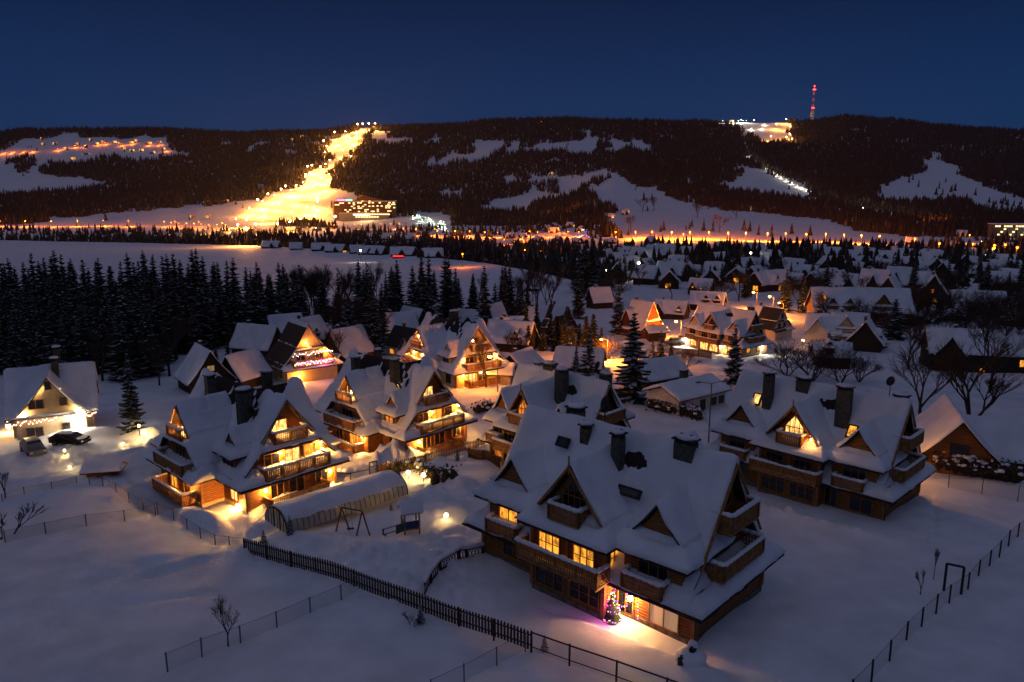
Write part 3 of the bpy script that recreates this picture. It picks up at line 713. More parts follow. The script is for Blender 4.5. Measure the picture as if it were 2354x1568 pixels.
# apron below and behind the viewer
z0 = float(terrain(np.array([0.]), np.array([12.]))[0])
n0 = len(V); V = np.concatenate([V, np.array([[-400, 12, .2], [400, 12, .2], [400, -300, 8], [-400, -300, 8], [-400, 12.0, .2]])])
V[n0:n0 + 2, 2] -= .9
Qs = np.concatenate([Qs, np.array([[n0 + 3, n0 + 2, n0 + 1, n0]])])
ground = mkfast('ground', V, Qs, [GSNOW]); tag(ground, 'snow-covered ground from the near fields to the ski hills', None, None, 'structure')

# ------------------------------------------------------------------ the five near chalets
def at(x, y, dz=0): return (x, y, -SL * y + dz)
WARM = (1, .43, .095)
CH = [(.9, -1.5, 7.0, 11.0, .7, .7), (5.2, -.15, 8.6, 11.25, 1.35, .8), (-4.4, .7, 8.6, 11.3, 1.2, .8), (-2.4, -.7, 8.5, 10.7, .7, .5)]
A = chalet_long('chalet', 'nearest timber chalet with purple-lit Christmas corner and lit balcony windows', at(7.6, 51.7), R(-42.5), 1.02,
    opts=dict(chim=CH, dish=[(-1.6, .4, 12.2)], sky=[(-3.9, -1.4, 9.2, R(56), 0, .9, .6), (2.6, -2.6, 7.6, R(54), 0, 1.6, .5)],
              f1=LIT, f2=LIT, f3=LIT, l1=LIT, g3=CURT, lamps=[((4.45, -4.9, 1.75), 210, (1, .47, .12), .17), ((-5.0, -4.45, 4.75), 25, WARM, .1)]))
E5 = chalet_long('chalet', 'right-hand dark timber chalet with one glowing arched attic window', at(29.1, 70.4), R(-45.5), .94,
    opts=dict(chim=[(-4.6, -1.6, 7.6, 11.4, .9, .8), (-1.5, -.3, 9, 11.2, 1.3, .8), (3.2, -1.6, 7.2, 11.4, 1.3, .8), (7.6, .6, 9, 11, 1.2, .8)], dish=[(6.6, .3, 12.2)],
              sky=[(-5.6, -2.0, 8.45, R(56), 0, .8, 1.2, LITW), (4.6, -2.7, 7.45, R(54), 0, .8, 1.2, LIT)], a1=LITW,
              lamps=[((2.2, -6.1, 6.9), 9, WARM, .08)]))
D4 = chalet_long('chalet', 'timber chalet behind the nearest one with two orange attic windows', at(5.15, 76.7), R(-43.5), .94, L=13, bx=-.8, bw=5.0, ld=-4.9, rd=3.4, ldw=1.9, rdw=2.4,
    opts=dict(chim=[(-3.6, .2, 9, 11.1, .7, .6), (-1.9, .2, 9, 11.3, 1.4, .9), (1.1, -1.4, 6.8, 11.4, 1.25, .9), (5.2, .9, 9, 11.2, 1.1, .9)], dish=[(4.4, .5, 12)],
              a1=LITO, e1=LITO, g5=LITO, l1=None, lamps=[]))
Bh = chalet_cross('brightly lamp-lit timber chalet beside the greenhouse tunnel', at(-20.2, 66.8), R(46.6), .944, base=1.6,
    opts=dict(chim=[(-2.1, 4.6, 7.0, 10.6, 1.3, .9), (-1.7, 12.6, 8.0, 10.6, .9, .8), (3.6, 10.4, 7.6, 10.4, .9, .8)], sky=[(-1.7, 3.6, 8.4, R(-62), 3, .5, .9)],
              a1=LITW, f2=LITW, f3=LIT, sd=LITW, g2=None, wg1=LIT, wf=None, wa=LIT, plinth=PLAST,
              lamps=[((1.9, .6, 7.1), 70, WARM, .10), ((3.3, .0, 4.9), 90, WARM, .12), ((-3.0, -.24, 1.75), 130, WARM), ((4.1, -.24, 1.75), 130, WARM), ((-6.55, 8.4, 7.0), 80, WARM, .16), ((-7.25, 6.6, 2.15), 110, WARM, .1), ((-5.05, 1.5, .4), 160, WARM, .14),
                     ((-7.6, 4.4, -.4), 330, WARM, .16), ((5.1, 2.4, .9), 420, WARM, .16), ((-.4, .75, 6.9), 30, WARM, .08), ((-1.0, .1, 4.9), 60, WARM, .1)]))
Cc = chalet_cross('lamp-lit timber chalet between the picket fence and orange house', at(-8.4, 82.2), R(46.6), .905,
    opts=dict(chim=[(-1.9, 5.6, 8.0, 10.9, 1.0, .8), (-2.2, 13.5, 7.6, 10.0, .9, .8), (2.2, 14.5, 8.0, 10.2, .7, .7)], sky=[(-2.1, 4.6, 7.6, R(-60), 3, .7, 1.1, LITW)],
              a1=LITW, f2=LIT, f3=None, dm=LITO, wg2=LIT, wf=None,
              lamps=[((3.6, .0, 4.9), 130, WARM, .15), ((-.6, .1, 4.9), 60, WARM, .11), ((-3.0, -.24, 1.75), 130, WARM), ((3.6, -.2, 2.2), 35, WARM, .08), ((-6.55, 8.2, 7.1), 110, WARM, .2), ((-7.2, 5.6, 2.1), 130, WARM), ((5.2, 3.0, 2.2), 120, WARM)]))


# ------------------------------------------------------------------ neighbouring houses
TT1 = [(0, 2.6, 3.6)]
def two(h=2.6): return [(0, h, h + 1.0), (.4, h + 2.4, h + 3.4)]
OR = (1, .30, .035)
F_ = chalet_cross('cream guest house bathed in orange light with a parked silver car', at(*G(1104, 884), 0), R(36), .92, walls=PLAST,
    opts=dict(chim=[(1.4, 10.5, 8.5, 11.2, 1.5, .9)], plinth=PLAST, f2=LIT, wf=LIT, wa=LIT, wg1=LIT, a1=None, g1=LITW, ef=None,
              lamps=[((-3.2, .15, 4.7), 90, OR, .16), ((3.4, .15, 4.7), 90, OR, .16), ((-.9, .8, 7.6), 70, OR, .16), ((-6.9, 7.6, 4.7), 90, OR, .16), ((-6.9, 10.4, 4.7), 90, OR, .16), ((-6.3, 8.2, 7.6), 70, OR, .14), ((-6.3, 9.8, 7.6), 70, OR, .14),
                     ((-7.2, 10.8, 2.2), 120, OR, .16), ((-7.2, 7.4, 2.2), 120, OR, .16), ((-3.5, -.25, 2.2), 160, OR, .16), ((0, -.25, 2.2), 160, OR, .16), ((3.4, -.25, 2.2), 160, OR, .16)]))
K_ = chalet_long('chalet', 'large guest house with a row of brightly lit ground-floor windows', at(42, 148.7), R(-54.6), .81,
    opts=dict(wall=PLAST, chim=[(6.5, .8, 8.6, 11.5, 1.4, .9)], nogut=1, g1=LITW, g2=LITW, g3=LITW, g4=LITW, g5=LITW, s1=LIT,
              lamps=[((3.1, -5.3, 2.2), 90, (1, .72, .4), .15), ((-8.3, -4.8, 2.2), 90, (1, .8, .6), .18), ((9.0, 2.5, 2.2), 60, (1, .8, .6), .15)]))
# the cream house with fairy lights at the left
hI = house('cream plaster house with a fairy-light eave and white porch lamp', 0, 0, 27, L=8.8, W_=8.6, h=3.1, ha=8.4, wall=PLAST, bay=(-.1, 3.8, 8.2, -1), loc=(-56.7, 91.8), sc=.94, tiers=None, chim=0, cream=True, res=.2, k=.4,
    lit=[('b', -1.9, .6, 1.7, 1.2, GLASSD), ('b', 1.5, .9, .9, 1.1, GLASSD), ('b', -1.5, 4.2, 1.6, 1.1, GLASSD), ('b', 1.5, 4.3, .8, 1.0, GLASSD), ('b', 0, 6.5, .7, 1.0, GLASSD), (3, 0, 1.0, 1.0, 1.2, LIT)],
    lamps=[((-3.1, -5.6, 3.7), 30, (1, .66, .32), .09), ((3.1, -5.6, 3.7), 30, (1, .66, .32), .09), ((-1.2, -5.6, 6.5), 16, (1, .66, .32), .08), ((1.2, -5.6, 6.5), 16, (1, .66, .32), .08), ((2.6, -6.0, 1.9), 600, (1, .86, .66), .55, BULBW), ((-5.2, -2, 2.4), 80, WARM, .25), ((-5.3, -1, 1.2), 80, WARM, .25)], key='I')
chimney(hI, .6, -1.0, 6, 9.6, .8, .7); chimney(hI, .8, 1.4, 6, 10.6, .8, .7)
s = MB(); s.box(-4.4, 2.6, -5.95, -4.9, 3.15, 3.28); s.build('porch_roof', BOARD, hI)
s = MB(); s.box(-4.45, 2.65, -6.0, -4.95, 3.284, 3.5); s.build('roof_snow', SNOW, hI)
s = MB()
for i in range(7): s.box(3.6, 4.9, -6.6 + i * .28, -6.3 + i * .28, -.9 + i * .2, -.86 + i * .2 + .15)
s.build('steps', GREYW, hI)
def fairy(par_label, cat, pts, cols, n, drop, r, grp=None, base=None, es=14):
    """string of small bulbs as one thing: cord plus bulbs by colour"""
    t = thing('fairy_lights', par_label, cat, base or pts[0], 0, grp)
    b0 = Vector(base or pts[0]); c = MB(); P = [Vector(p) - b0 for p in pts]
    for a, b in zip(P[:-1], P[1:]): c.tube(a, b, .02, n=4)
    c.build('cord', METAL, t)
    seg = [(b - a).length for a, b in zip(P[:-1], P[1:])]; tot = sum(seg)
    MBs = [MB() for _ in cols]
    for i in range(n):
        d = tot * (i + .5) / n; k = 0
        while k < len(seg) - 1 and d > seg[k]: d -= seg[k]; k += 1
        p = P[k].lerp(P[k + 1], d / seg[k]); p = p - Vector((0, 0, random.random() * drop))
        MBs[i % len(cols)].blob(p, r, r, r * 1.1, n=6, k=4)
    for m, cc in zip(MBs, cols): m.build('bulbs', mat('bulb_%s' % cc[0], cc[1], .4, cc[1], es), t, smooth=True)
    return t
def L2W(o_loc, rot, sc, p): 
    c, s = math.cos(rot), math.sin(rot); return (o_loc[0] + sc * (p[0] * c - p[1] * s), o_loc[1] + sc * (p[0] * s + p[1] * c), o_loc[2] + sc * p[2])
il = tuple(hI.location)
fairy('icicle fairy lights hanging along the cream house eave', 'fairy lights', [L2W(il, R(27), .94, p) for p in ((-5.0, -6.05, 3.05), (5.0, -6.05, 3.15))], [('pink', (1, .45, .35)), ('warm', (1, .7, .4))], 46, .55, .05)
# brown-roofed Christmas house
hG = house('brown-roofed house with coloured Christmas lights on its balcony', 0, 0, 46, L=9, W_=8.4, h=2.6, ha=9.2, wall=PLAST, loc=(-35.2, 120.6), tiers=two(2.4), chim=0, res=.2, cream=True, T=.10, mats=(BROWN, SNOW), key='G', k=.35,
    melt=lambda X, Y: np.where((X > 3.9) | (np.abs(Y) < .25), 0, 1.0) * 1.0, lit=[(0, 2, .8, 1.2, 1.2, GLASSD)])
hG.rotation_euler = (0, 0, R(-52)); hG.location = (-34.5, 122.5, gz(-34.5, 122.5))
for dd, c in ((1, (3.0, 0)),):
    window(hG, dd, (3.46, 0.0), 6.2, 1.3, 1.1, mat('curtained_pane', (.4, .3, .15), .6, (1, .6, .25), .35), 2, 1)
    for a in (-1.6, 1.5): window(hG, dd, (3.77, a), 3.1, 1.3, 1.2, GLASSD, 2, 1)
    balcony(hG, dd, (3.75, 0), 2.75, 6.6, 1.3, snow=False)
wall_lamp(hG, (3.95, -.7, 6.3), 60, OR, .12); wall_lamp(hG, (4.6, 2.6, 4.9), 90, OR, .08); wall_lamp(hG, (5.2, -2.5, 1.4), 120, OR, .1)
gl = tuple(hG.location); CC = [('green', (.25, 1, .15)), ('violet', (.35, .08, 1)), ('red', (1, .04, .06)), ('gold', (1, .6, .1)), ('magenta', (1, .1, .8))]
fairy('coloured fairy lights along the brown-roofed house balcony', 'fairy lights', [L2W(gl, R(-52), 1, (5.2, -3.2, 3.55)), L2W(gl, R(-52), 1, (5.2, 3.2, 3.55))], CC, 60, .6, .085, es=7)
fairy('white icicle lights under the brown-roofed house gable', 'fairy lights', [L2W(gl, R(-52), 1, (5.0, -3.4, 5.0)), L2W(gl, R(-52), 1, (5.0, 3.4, 5.0))], [('icewhite', (1, .8, .85))], 26, .5, .045)
light(L2W(gl, R(-52), 1, (5.5, 1.5, 3.0)), 60, (1, .15, .6), r=.3, name='fairy_glow')

def H(reg, px, py, label, rot, **k): 
    u, v = Q(reg, px, py); k['sc'] = k.get('sc', 1.0) * {'c': .72, 'm': .76, 'l': .68, 'r': .84}.get(reg, 1)
    return house(label, u, v, rot, **k)
LW = (0, 0, .9, 1.6, 1.2, LIT)
H('c', 1160, 930, 'dark-roofed cottage with a lit yellow window left of the orange-lit guest house', -40, L=11, W_=8, ha=7.5, mats=(SHING, SNOW), T=.05, melt=lambda X, Y: np.where(X > 5.6, 0., 1.), key='dk', wall=WHITE, lit=[(0, -3, .8, 1.4, 1.2, LIT)], bay=(3.5, 2.2, 6.2, -1))
H('c', 1060, 790, 'snow-roofed house half hidden by spruces above the dark cottage', 25, L=10, W_=8, ha=8, sc=1.0)
H('c', 1180, 760, 'steep snowy roof peeking between two spruces left of centre', -45, L=9, W_=7, ha=8.5)
H('c', 1400, 680, 'small snow-roofed house at the foot of the meadow spruces', 40, L=9, W_=7, ha=7.5)
H('c', 1650, 720, 'low house with rounded snowy roof behind the orange-lit guest house', -30, L=10, W_=8, ha=6.8, bay=(2, 2.4, 5.8, -1))
H('c', 1835, 745, 'narrow steep snowy A-frame right of the guest house ridge', 65, L=9, W_=6, h=2, ha=9.5)
H('c', 1965, 880, 'cottage with bluish snowy roof and a small triangular dormer', -20, L=12, W_=9, ha=8, dorm=((2.5, 1.1),))
H('c', 2180, 700, 'pinkish snow-roofed house left of the tall dark A-frame', 30, L=9, W_=7, ha=7)
H('m', 420, 640, 'tall dark A-frame house with a wedge of snow on its roof', -42, sc=.85, L=10, W_=9, h=2.4, ha=10.5, tiers=two(2.2), wall=DARKW, mats=(SHING, SNOW), key='af', melt=lambda X, Y: np.clip((np.abs(X - .5) > 2.6) * 1.0, 0, 1), bay=(3.0, 2.6, 8.0, -1), T=.3)
H('m', 50, 700, 'snow-roofed cottage beside the orange-lit thuja row', 20, L=10, W_=8, ha=7, dorm=((3, 1.0),))
H('m', 1080, 690, 'tall red-timber A-frame with a steep snowy front slope', -48, sc=.88, L=10.5, W_=9.5, h=2.4, ha=11.5, wall=REDW, tiers=two(2.6), lit=[(1, 0, 3.0, 1.6, 1.3, GLASSD)], key='redA', bay=(-2.0, 2.6, 9.0, -1), k=.15)
H('m', 745, 440, 'small dark house with snowy roof behind the tall A-frame', 20, L=8, W_=7, ha=8)
H('m', 1315, 520, 'house with twin snowy gables and a yellow window', -30, sc=.75, L=15, W_=9, ha=8.5, bay=(-4.2, 2.8, 7.6, -1), dorm=((5.0, 1.6),), lit=[('d', 0, 4.3, 1.2, .9, LIT)])
H('m', 1560, 330, 'little snowy gabled house with an orange attic light', -35, L=10, W_=7, ha=7.5, bay=(-2.4, 1.7, 6.4, -1), lit=[('b', 0, 3.4, .8, .8, LITO)])
H('m', 1610, 450, 'snow-roofed house with green festive lights on its hedge', -25, L=12, W_=8, ha=7, dorm=((0, 1.3), (4, 1.3)))
H('m', 2085, 670, 'white-gabled house with dark roof right of the large guest house', -50, sc=.9, L=12, W_=10, h=3.6, ha=10.0, wall=WHITE, mats=(SHING, SNOW), T=.12, key='wg', melt=lambda X, Y: np.where((Y > 1) | (X < -2), 0., 1.), tiers=two(3.0), lit=[(1, -1.5, 3.6, 1.2, 1.6, GLASSD), (1, 1.5, 3.6, 1.2, 1.6, GLASSD), (1, 0, 6.8, .9, 1.4, GLASSD)])
H('r', 880, 640, 'long snowy-roofed pension with three triangular dormers and orange windows', -8, L=26, W_=11, h=4.8, ha=11, wall=WOOD, dorm=((-8.5, 1.5), (-4, 1.5), (5, 2.6)), lit=[('d', 2, 2.9, 4.2, 1.3, LIT), (0, 9, 1.5, 1.5, 1.2, LITO)], bay=None)
skylight(bpy.data.objects[-1] if False else [o for o in COL.objects if o.name.startswith('snowy_house')][-1], -10.5, -3.2, 8.6, R(50), 0, 1.1, 1.4, LITO)
H('r', 590, 800, 'pale two-gabled house with rounded snowy roof near two small lamps', -30, L=7.5, W_=7, h=3.2, ha=7.6, wall=WHITE, bay=(-1.2, 2.4, 7.0, -1), lit=[(0, 2.4, 1.0, 1.6, 1.2, GLASSD)])
H('r', 800, 810, 'attached house with a broad snow slope and roof window', -18, L=7.5, W_=7.5, h=3.2, ha=8.2, wall=PLAST, dorm=((-1, 2.0),), lit=[('d', 0, 2.9, 3.2, 1.2, GLASSD)])
H('r', 950, 850, 'steep snowy slope house with one tiny triangular dormer', 60, L=6, W_=7, h=2.2, ha=7.5, dorm=((0, .9),))
H('r', 300, 310, 'small snowy cottage behind the orange street lamps', -30, L=9, W_=7, ha=7.5, lit=[(0, 0, 1, 1.6, 1.2, LITO)], bay=(-1, 2, 6.6, -1))
H('r', 690, 300, 'dark house with patchy snow behind the long pension', 30, L=10, W_=8, ha=8)
H('r', 520, 360, 'cream-gabled house left behind the long pension', 55, L=9, W_=7.5, ha=8, wall=PLAST, lit=[(3, 0, 3.4, .8, .9, GLASSD)])
H('r', 745, 345, 'snow-roofed house with one gable directly behind the pension ridge', -25, L=11, W_=8, ha=8, bay=(2.5, 2.2, 7, -1))
H('r', 1030, 370, 'tall steep snowy house with a bright yellow ground window', -35, L=10, W_=8.5, h=3, ha=11, bay=(0, 2.6, 9.4, -1), lit=[('b', 0, .8, 2.6, 1.2, LIT)], dz=-.3)
H('r', 1240, 330, 'steep dark-gabled house right of the yellow-windowed one', -40, L=9, W_=8, h=3, ha=10.5, bay=(0, 2.4, 9, -1))
H('r', 860, 290, 'low snowy house with two little lit windows', 3, L=11, W_=8, ha=5.6, lit=[(0, -2.5, .9, 1.2, 1, LIT), (0, 2.5, .9, 1.6, 1, LIT)])
H('r', 1170, 400, 'snow-roofed house adjoining the right end of the pension', 50, L=9, W_=8, ha=9)
H('r', 1540, 440, 'dark gabled house facing the viewer with glowing lower windows', 62, L=10, W_=9.5, h=3.4, ha=11, lit=[(3, 0, 1.2, 3.0, 1.3, LIT), (3, -.3, 4.4, .8, 1.4, LITO)], wall=DARKW)
H('r', 1930, 540, 'broad snowy roofed house among dark trees at the right', -15, L=15, W_=9, ha=8.0, lit=[(3, 0, 1, 1, 1.3, GLASSD)])
H('r', 2210, 310, 'house at the right edge with two lit windows under snowy eaves', -12, L=15, W_=9, h=3.2, ha=8, lit=[(0, -3, 1, 1.6, 1.2, LIT), (0, 0, 1, 1.6, 1.2, LIT)])
H('r', 1860, 200, 'small snow-roofed house in the dark wood at the right', 10, L=10, W_=8, ha=6.5, lit=[(0, -4, 1, .8, .8, LITO)])
H('r', 1150, 150, 'rounded snowy roof in the dark trees far right of centre', -20, L=11, W_=9, ha=7)
H('r', 1960, 1010, 'long low timber house with lit windows at its right end', -14, sc=.86, L=24, W_=10, h=4.2, ha=9.5, wall=DARKW, T=.3, lit=[(0, 7.5, 2.0, 1.7, 1.6, LIT), (0, 10, 2.0, 1.7, 1.6, LIT), (0, -1, .4, 1, .8, LITO)], bay=(-8.5, 3.0, 8.6, -1))
H('w', 1290, 1380, 'brown timber house with snow band and steep front gable beside the bare trees', 70, sc=.86, L=11, W_=7.0, h=2.6, ha=7.2, wall=WOOD, tiers=None, lit=[(3, 0, 3.0, 1.8, 1.2, GLASSD)], res=.2, chim=0, k=.2, key='w1')
H('w', 1850, 1370, 'snowy slope of the house behind the right-hand hedge', -20, sc=.85, L=9, W_=8, h=1.6, ha=5.4, res=.25, chim=0, key='w2')
H('l', 2080, 1040, 'snow-roofed house behind the brown Christmas house', -20, L=12, W_=8, h=3.0, ha=9.0)
H('l', 1965, 1270, 'narrow bluish snow roof between spruce wood and Christmas house', 65, L=9, W_=7, h=2.5, ha=8.0, chim=0)
H('l', 1650, 1300, 'dark-gabled house with pink-lit snowy slope and one yellow window', -52, L=10, W_=9, h=2.6, ha=9.5, wall=DARKW, tiers=None, lit=[(1, 0, 5.0, 1.5, 1.2, mat('faint_pane', (.3, .2, .08), .6, (1, .6, .25), .22))], res=.2, key='Hh', mats=(SHING, SNOW))
H('c', 650, 980, 'house with snowy slope half hidden behind bare twigs', 55, L=10, W_=8.5, h=2.8, ha=9.0, wall=WOOD)
H('c', 160, 830, 'snowy roof above the brown Christmas house ridge', 35, L=9, W_=7, ha=8.5)
H('c', 330, 860, 'dark-gabled snowy roof left of the bare twigs', 60, L=10, W_=8, ha=8.5, dorm=((0, 1),))
H('c', 450, 1060, 'low shed roof of snow between Christmas house and chalet', -25, L=10, W_=6, h=2.4, ha=4.6, chim=0)
H('c', 1850, 1130, 'garage with snow-heaped hipped roof beside the orange-lit yard', -10, L=7, W_=6, h=2.4, ha=4.2, chim=0, wall=PLAST, name='garage', cat='garage')
H('c', 2040, 1080, 'broad snowy roof with a dark valley right of the orange-lit yard', 60, L=9, W_=7.5, h=2.0, ha=5.6, res=.25)
H('m', 590, 925, 'snow-roofed house with two chimneys below the orange street lamp', -15, L=10, W_=8, h=2.0, ha=5.6, chim=2, res=.25, dz=-.6)
H('m', 1200, 1050, 'small gabled outbuilding with snowy roof behind the long hall', 32, L=11, W_=7, h=2.2, ha=5.4, chim=0, res=.25)
hJ = H('m', 1440, 1230, 'long white hall with a broad snow roof and square chimney', 36, L=12.5, W_=7.5, h=3.2, ha=5.0, chim=0, wall=WHITE, res=.2, T=.45, lit=[(0, 3, .9, 1.2, 1.2, GLASSD), (0, 5, .9, 1.2, 1.2, GLASSD), (0, 0, .2, 1.2, 2.0, GLASSD)], key='J', k=.1)
chimney(hJ, .5, 1.3, 4, 6.6, 1.3, 1.0)
H('r', 650, 1000, 'dark garden shed with a tiny gable among bare bushes', -12, L=6.5, W_=5, h=2.6, ha=5.2, chim=0, dorm=((-1, .9),), name='garden_shed', cat='shed')
H('I', 1030, 1395, 'low timber woodshed with thick snow roof by the left yard', 12, L=4.6, W_=2.6, h=1.1, ha=1.9, chim=0, res=.15, wall=WOOD, T=.4, key='ws', name='woodshed', cat='shed', sc=.62)
H('m', 1190, 745, 'snow-topped lychgate-like shelter on orange-lit street corner', 20, L=5, W_=2.6, h=2.2, ha=3.6, chim=0, res=.2, wall=WOODD, key='sh', name='bus_shelter', cat='shelter', sc=1.0)

# ------------------------------------------------------------------ vehicles
def car(label, reg, px, py, rz, body, group='cars parked in the snow', snow=False, suv=False):
    x, y = Gq(reg, px, py); t = thing('parked_car', label, 'car', (x, y, gz(x, y) - .05), R(rz), group)
    hh = 1.72 if suv else 1.48
    prof_ = [(-2.1, .35), (-2.15, .75), (-1.95, .95), (-1.2, 1.02), (-.55, hh - .06), (.2, hh), (1.3, hh - .04), (1.95, 1.05), (2.1, .85), (2.1, .35)]
    mb = MB(); n = len(prof_)
    ins = [0, 0, 0, .02, .16, .18, .16, .04, 0, 0]
    V = [(x_, -.85 + i, z_) for (x_, z_), i in zip(prof_, ins)] + [(x_, .85 - i, z_) for (x_, z_), i in zip(prof_, ins)]
    mb.add(V, [tuple(range(n)), tuple(range(2 * n - 1, n - 1, -1))] + [(i, i + n, (i + 1) % n + n, (i + 1) % n) for i in range(n)])
    b = mb.build('body', body, t); bv = b.modifiers.new('b', 'BEVEL'); bv.width = .07; bv.segments = 3
    g = MB()
    for s in (-1, 1):
        g.add([(-.95, s * .80, 1.08), (-.45, s * .715, hh - .15), (1.15, s * .715, hh - .14), (1.6, s * .80, 1.10)], [(0, 1, 2, 3)])
    g.add([(-1.14, -.70, 1.065), (-1.14, .70, 1.065), (-.60, .6, hh - .10), (-.60, -.6, hh - .10)], [(0, 1, 2, 3)])
    g.add([(1.87, -.68, 1.16), (1.87, .68, 1.16), (1.42, .58, hh - .12), (1.42, -.58, hh - .12)], [(0, 1, 2, 3)])
    o = g.build('windows', GLASSD, t)
    for sx in (-1.3, 1.3):
        for sy in (-1, 1):
            w = MB(); w.tube((sx, sy * .70, .33), (sx, sy * .90, .33), .33, n=14); wo_ = w.build('wheel', METAL, t)
            w = MB(); w.tube((sx, sy * .90, .33), (sx, sy * .915, .33), .19, n=10); w.build('rim', GALV, wo_)
    for s in (-1, 1):
        l = MB(); l.box(2.06, 2.13, s * .7 - .12, s * .7 + .12, .8, 1.0); l.build('tail_light', RED, t)
        l = MB(); l.box(-2.16, -2.09, s * .65 - .15, s * .65 + .15, .68, .82); l.build('headlight', mat('lens', (.6, .6, .6), .2), t)
    if suv: l = MB(); l.tube((2.1, 0, .95), (2.3, 0, .95), .36, n=14); l.build('spare_wheel', METAL, t)
    if snow:
        s_ = MB(); s_.blob((.35, 0, hh - .02), .95, .66, .13, jit=.1); s_.blob((-1.6, 0, .98), .5, .7, .09); s_.build('snow', SNOW, t, smooth=True)
    return t
PAINT = mat('silver_paint', (.16, .16, .165), .3, metal=.6); PAINTD = mat('black_paint', (.015, .015, .02), .25, metal=.3)
car('silver off-roader with spare wheel seen from behind', 'I', 330, 1170, -150 + 180 + 105, PAINT, suv=True, snow=False)
car('dark car parked beside the cream house porch', 'I', 690, 1085, 170, PAINTD, snow=True)
car('silver people carrier in the orange-lit yard', 'F', 700, 1110, 172, PAINT)
car('dark car deep in snow on the orange-lit street', 'm', 1030, 810, 165, PAINTD, snow=True)
car('pale car parked before the large guest house', 'm', 1340, 755, 20, PAINT, snow=True)

# ------------------------------------------------------------------ fences
def path3(pts, step):
    out = []
    for (x0, y0), (x1, y1) in zip(pts[:-1], pts[1:]):
        L = math.hypot(x1 - x0, y1 - y0); k = max(1, int(round(L / step)))
        out += [(x0 + (x1 - x0) * i / k, y0 + (y1 - y0) * i / k) for i in range(k)]
    return out + [pts[-1]]
def picket(label, pts, h=1.15, pitch=.24, m=WOODD, post=2.6, capsnow=.5):
    t = thing('picket_fence', label, 'fence', (*pts[0], gz(*pts[0]))); b0 = Vector(t.location)
    P = path3(pts, pitch); pk = MB(); sn = MB(); rl = MB()
    for i, (x, y) in enumerate(P[:-1]):
        d = Vector((P[i + 1][0] - x, P[i + 1][1] - y, 0)).normalized(); nn = Vector((-d.y, d.x, 0)); z = gz(x, y, False) + .08 + .05 * math.sin(i * .21)
        c = Vector((x, y, z + h / 2)) - b0; w = .075; lean = random.uniform(-.02, .02)
        up = Vector((d.x * lean, d.y * lean, 1)).normalized()
        pk.obox(c, d, nn, up, w, .013, h / 2 + .0); tp = c + up * h / 2
        pk.add([tp - d * w - nn * .013, tp + d * w - nn * .013, tp + up * .12 - nn * .013, tp - d * w + nn * .013, tp + d * w + nn * .013, tp + up * .12 + nn * .013], [(0, 1, 2), (3, 5, 4), (0, 3, 4, 1), (1, 4, 5, 2), (2, 5, 3, 0)])
        if vn(i * .13, 3.3, 5) > .05 and capsnow: sn.blob(c + Vector((0, 0, -h * .5 + h * .80)) - nn * .0 + nn * .07, .13, .09, .07, n=6, k=4)
    pk.build('pickets', m, t)
    for zz in (.28, .85):
        P2 = path3(pts, 1.5)
        for a, b in zip(P2[:-1], P2[1:]): rl.tube(Vector((*a, gz(*a, False) + .08 + zz * h)) - b0, Vector((*b, gz(*b, False) + .08 + zz * h)) - b0, .045, n=4)
    rl.build('rails', m, t)
    for a in path3(pts, post):
        p = MB(); z = gz(*a, False); c = Vector((*a, z)) - b0; p.box(c.x - .06, c.x + .06, c.y - .06, c.y + .06, c.z - .2, c.z + h + .12); p.build('post', m, t)
    if sn.v: sn.build('snow', SNOW, t, smooth=True)
    return t
def GP(reg, L): return [Gq(reg, a, b) for a, b in L]
pf = [G(563, 1272), G(727, 1329), G(815, 1358), G(979, 1412), G(1221, 1497)]
picket('long dark picket fence dividing the playground yard from the near field', pf)
picket('brown picket fence on the lit yard edge before the middle chalet', GP('C', [(590, 975), (760, 935), (1030, 850)]), h=1.05, m=WOODL, capsnow=0)
picket('low picket fence continuing toward the terrace of the rear chalet', GP('C', [(1040, 845), (1180, 800), (1300, 765)]), h=.9, m=WOODL, capsnow=0)
picket('plank fence round the sunken terrace of the rear chalet', GP('C', [(1190, 850), (1290, 885), (1400, 925)]), h=1.0, pitch=.17, m=WOODD, capsnow=0)
picket('dark plank fence before the large guest house', GP('m', [(1270, 810), (1440, 820), (1640, 850)]), h=1.3, pitch=.2, m=WOODD, capsnow=0)
def wire(label, pts, h=1.15, step=None, m=GALV, r=.045, net=True, rail=False, posts=None):
    t = thing('wire_fence', label, 'fence', (*pts[0], gz(*pts[0], False))); b0 = Vector(t.location)
    P = pts if posts is None else posts
    if step: P = path3(pts, step)
    for a in P:
        p = MB(); c = Vector((*a, gz(*a, False))) - b0; p.tube(c - Vector((0, 0, .2)), c + Vector((random.uniform(-.02, .02), 0, h + random.uniform(-.03, .05))), r, n=6); p.build('post', m, t)
    nb = MB(); wr = MB()
    for a, b in zip(P[:-1], P[1:]):
        A_ = Vector((*a, gz(*a, False))) - b0; B2 = Vector((*b, gz(*b, False))) - b0
        if net: nb.add([A_, B2, B2 + Vector((0, 0, h - .08)), A_ + Vector((0, 0, h - .08))], [(0, 1, 2, 3)])
        wr.tube(A_ + Vector((0, 0, h - .06)), B2 + Vector((0, 0, h - .06)), .05 if rail else .012, n=4)
        if rail: wr.tube(A_ + Vector((0, 0, .25)), B2 + Vector((0, 0, .25)), .03, n=4)
    if nb.v: nb.build('netting', MESHW, t)
    wr.build('rail' if rail else 'wire', METAL, t)
    return t
wire('wire fence running down from the woodshed to the dark picket fence', GP('N', [(655, 150), (755, 182), (848, 210), (940, 255), (1043, 292), (1147, 325), (1265, 378), (1360, 422), (1457, 468), (1563, 512), (1670, 562), (1785, 610)]))
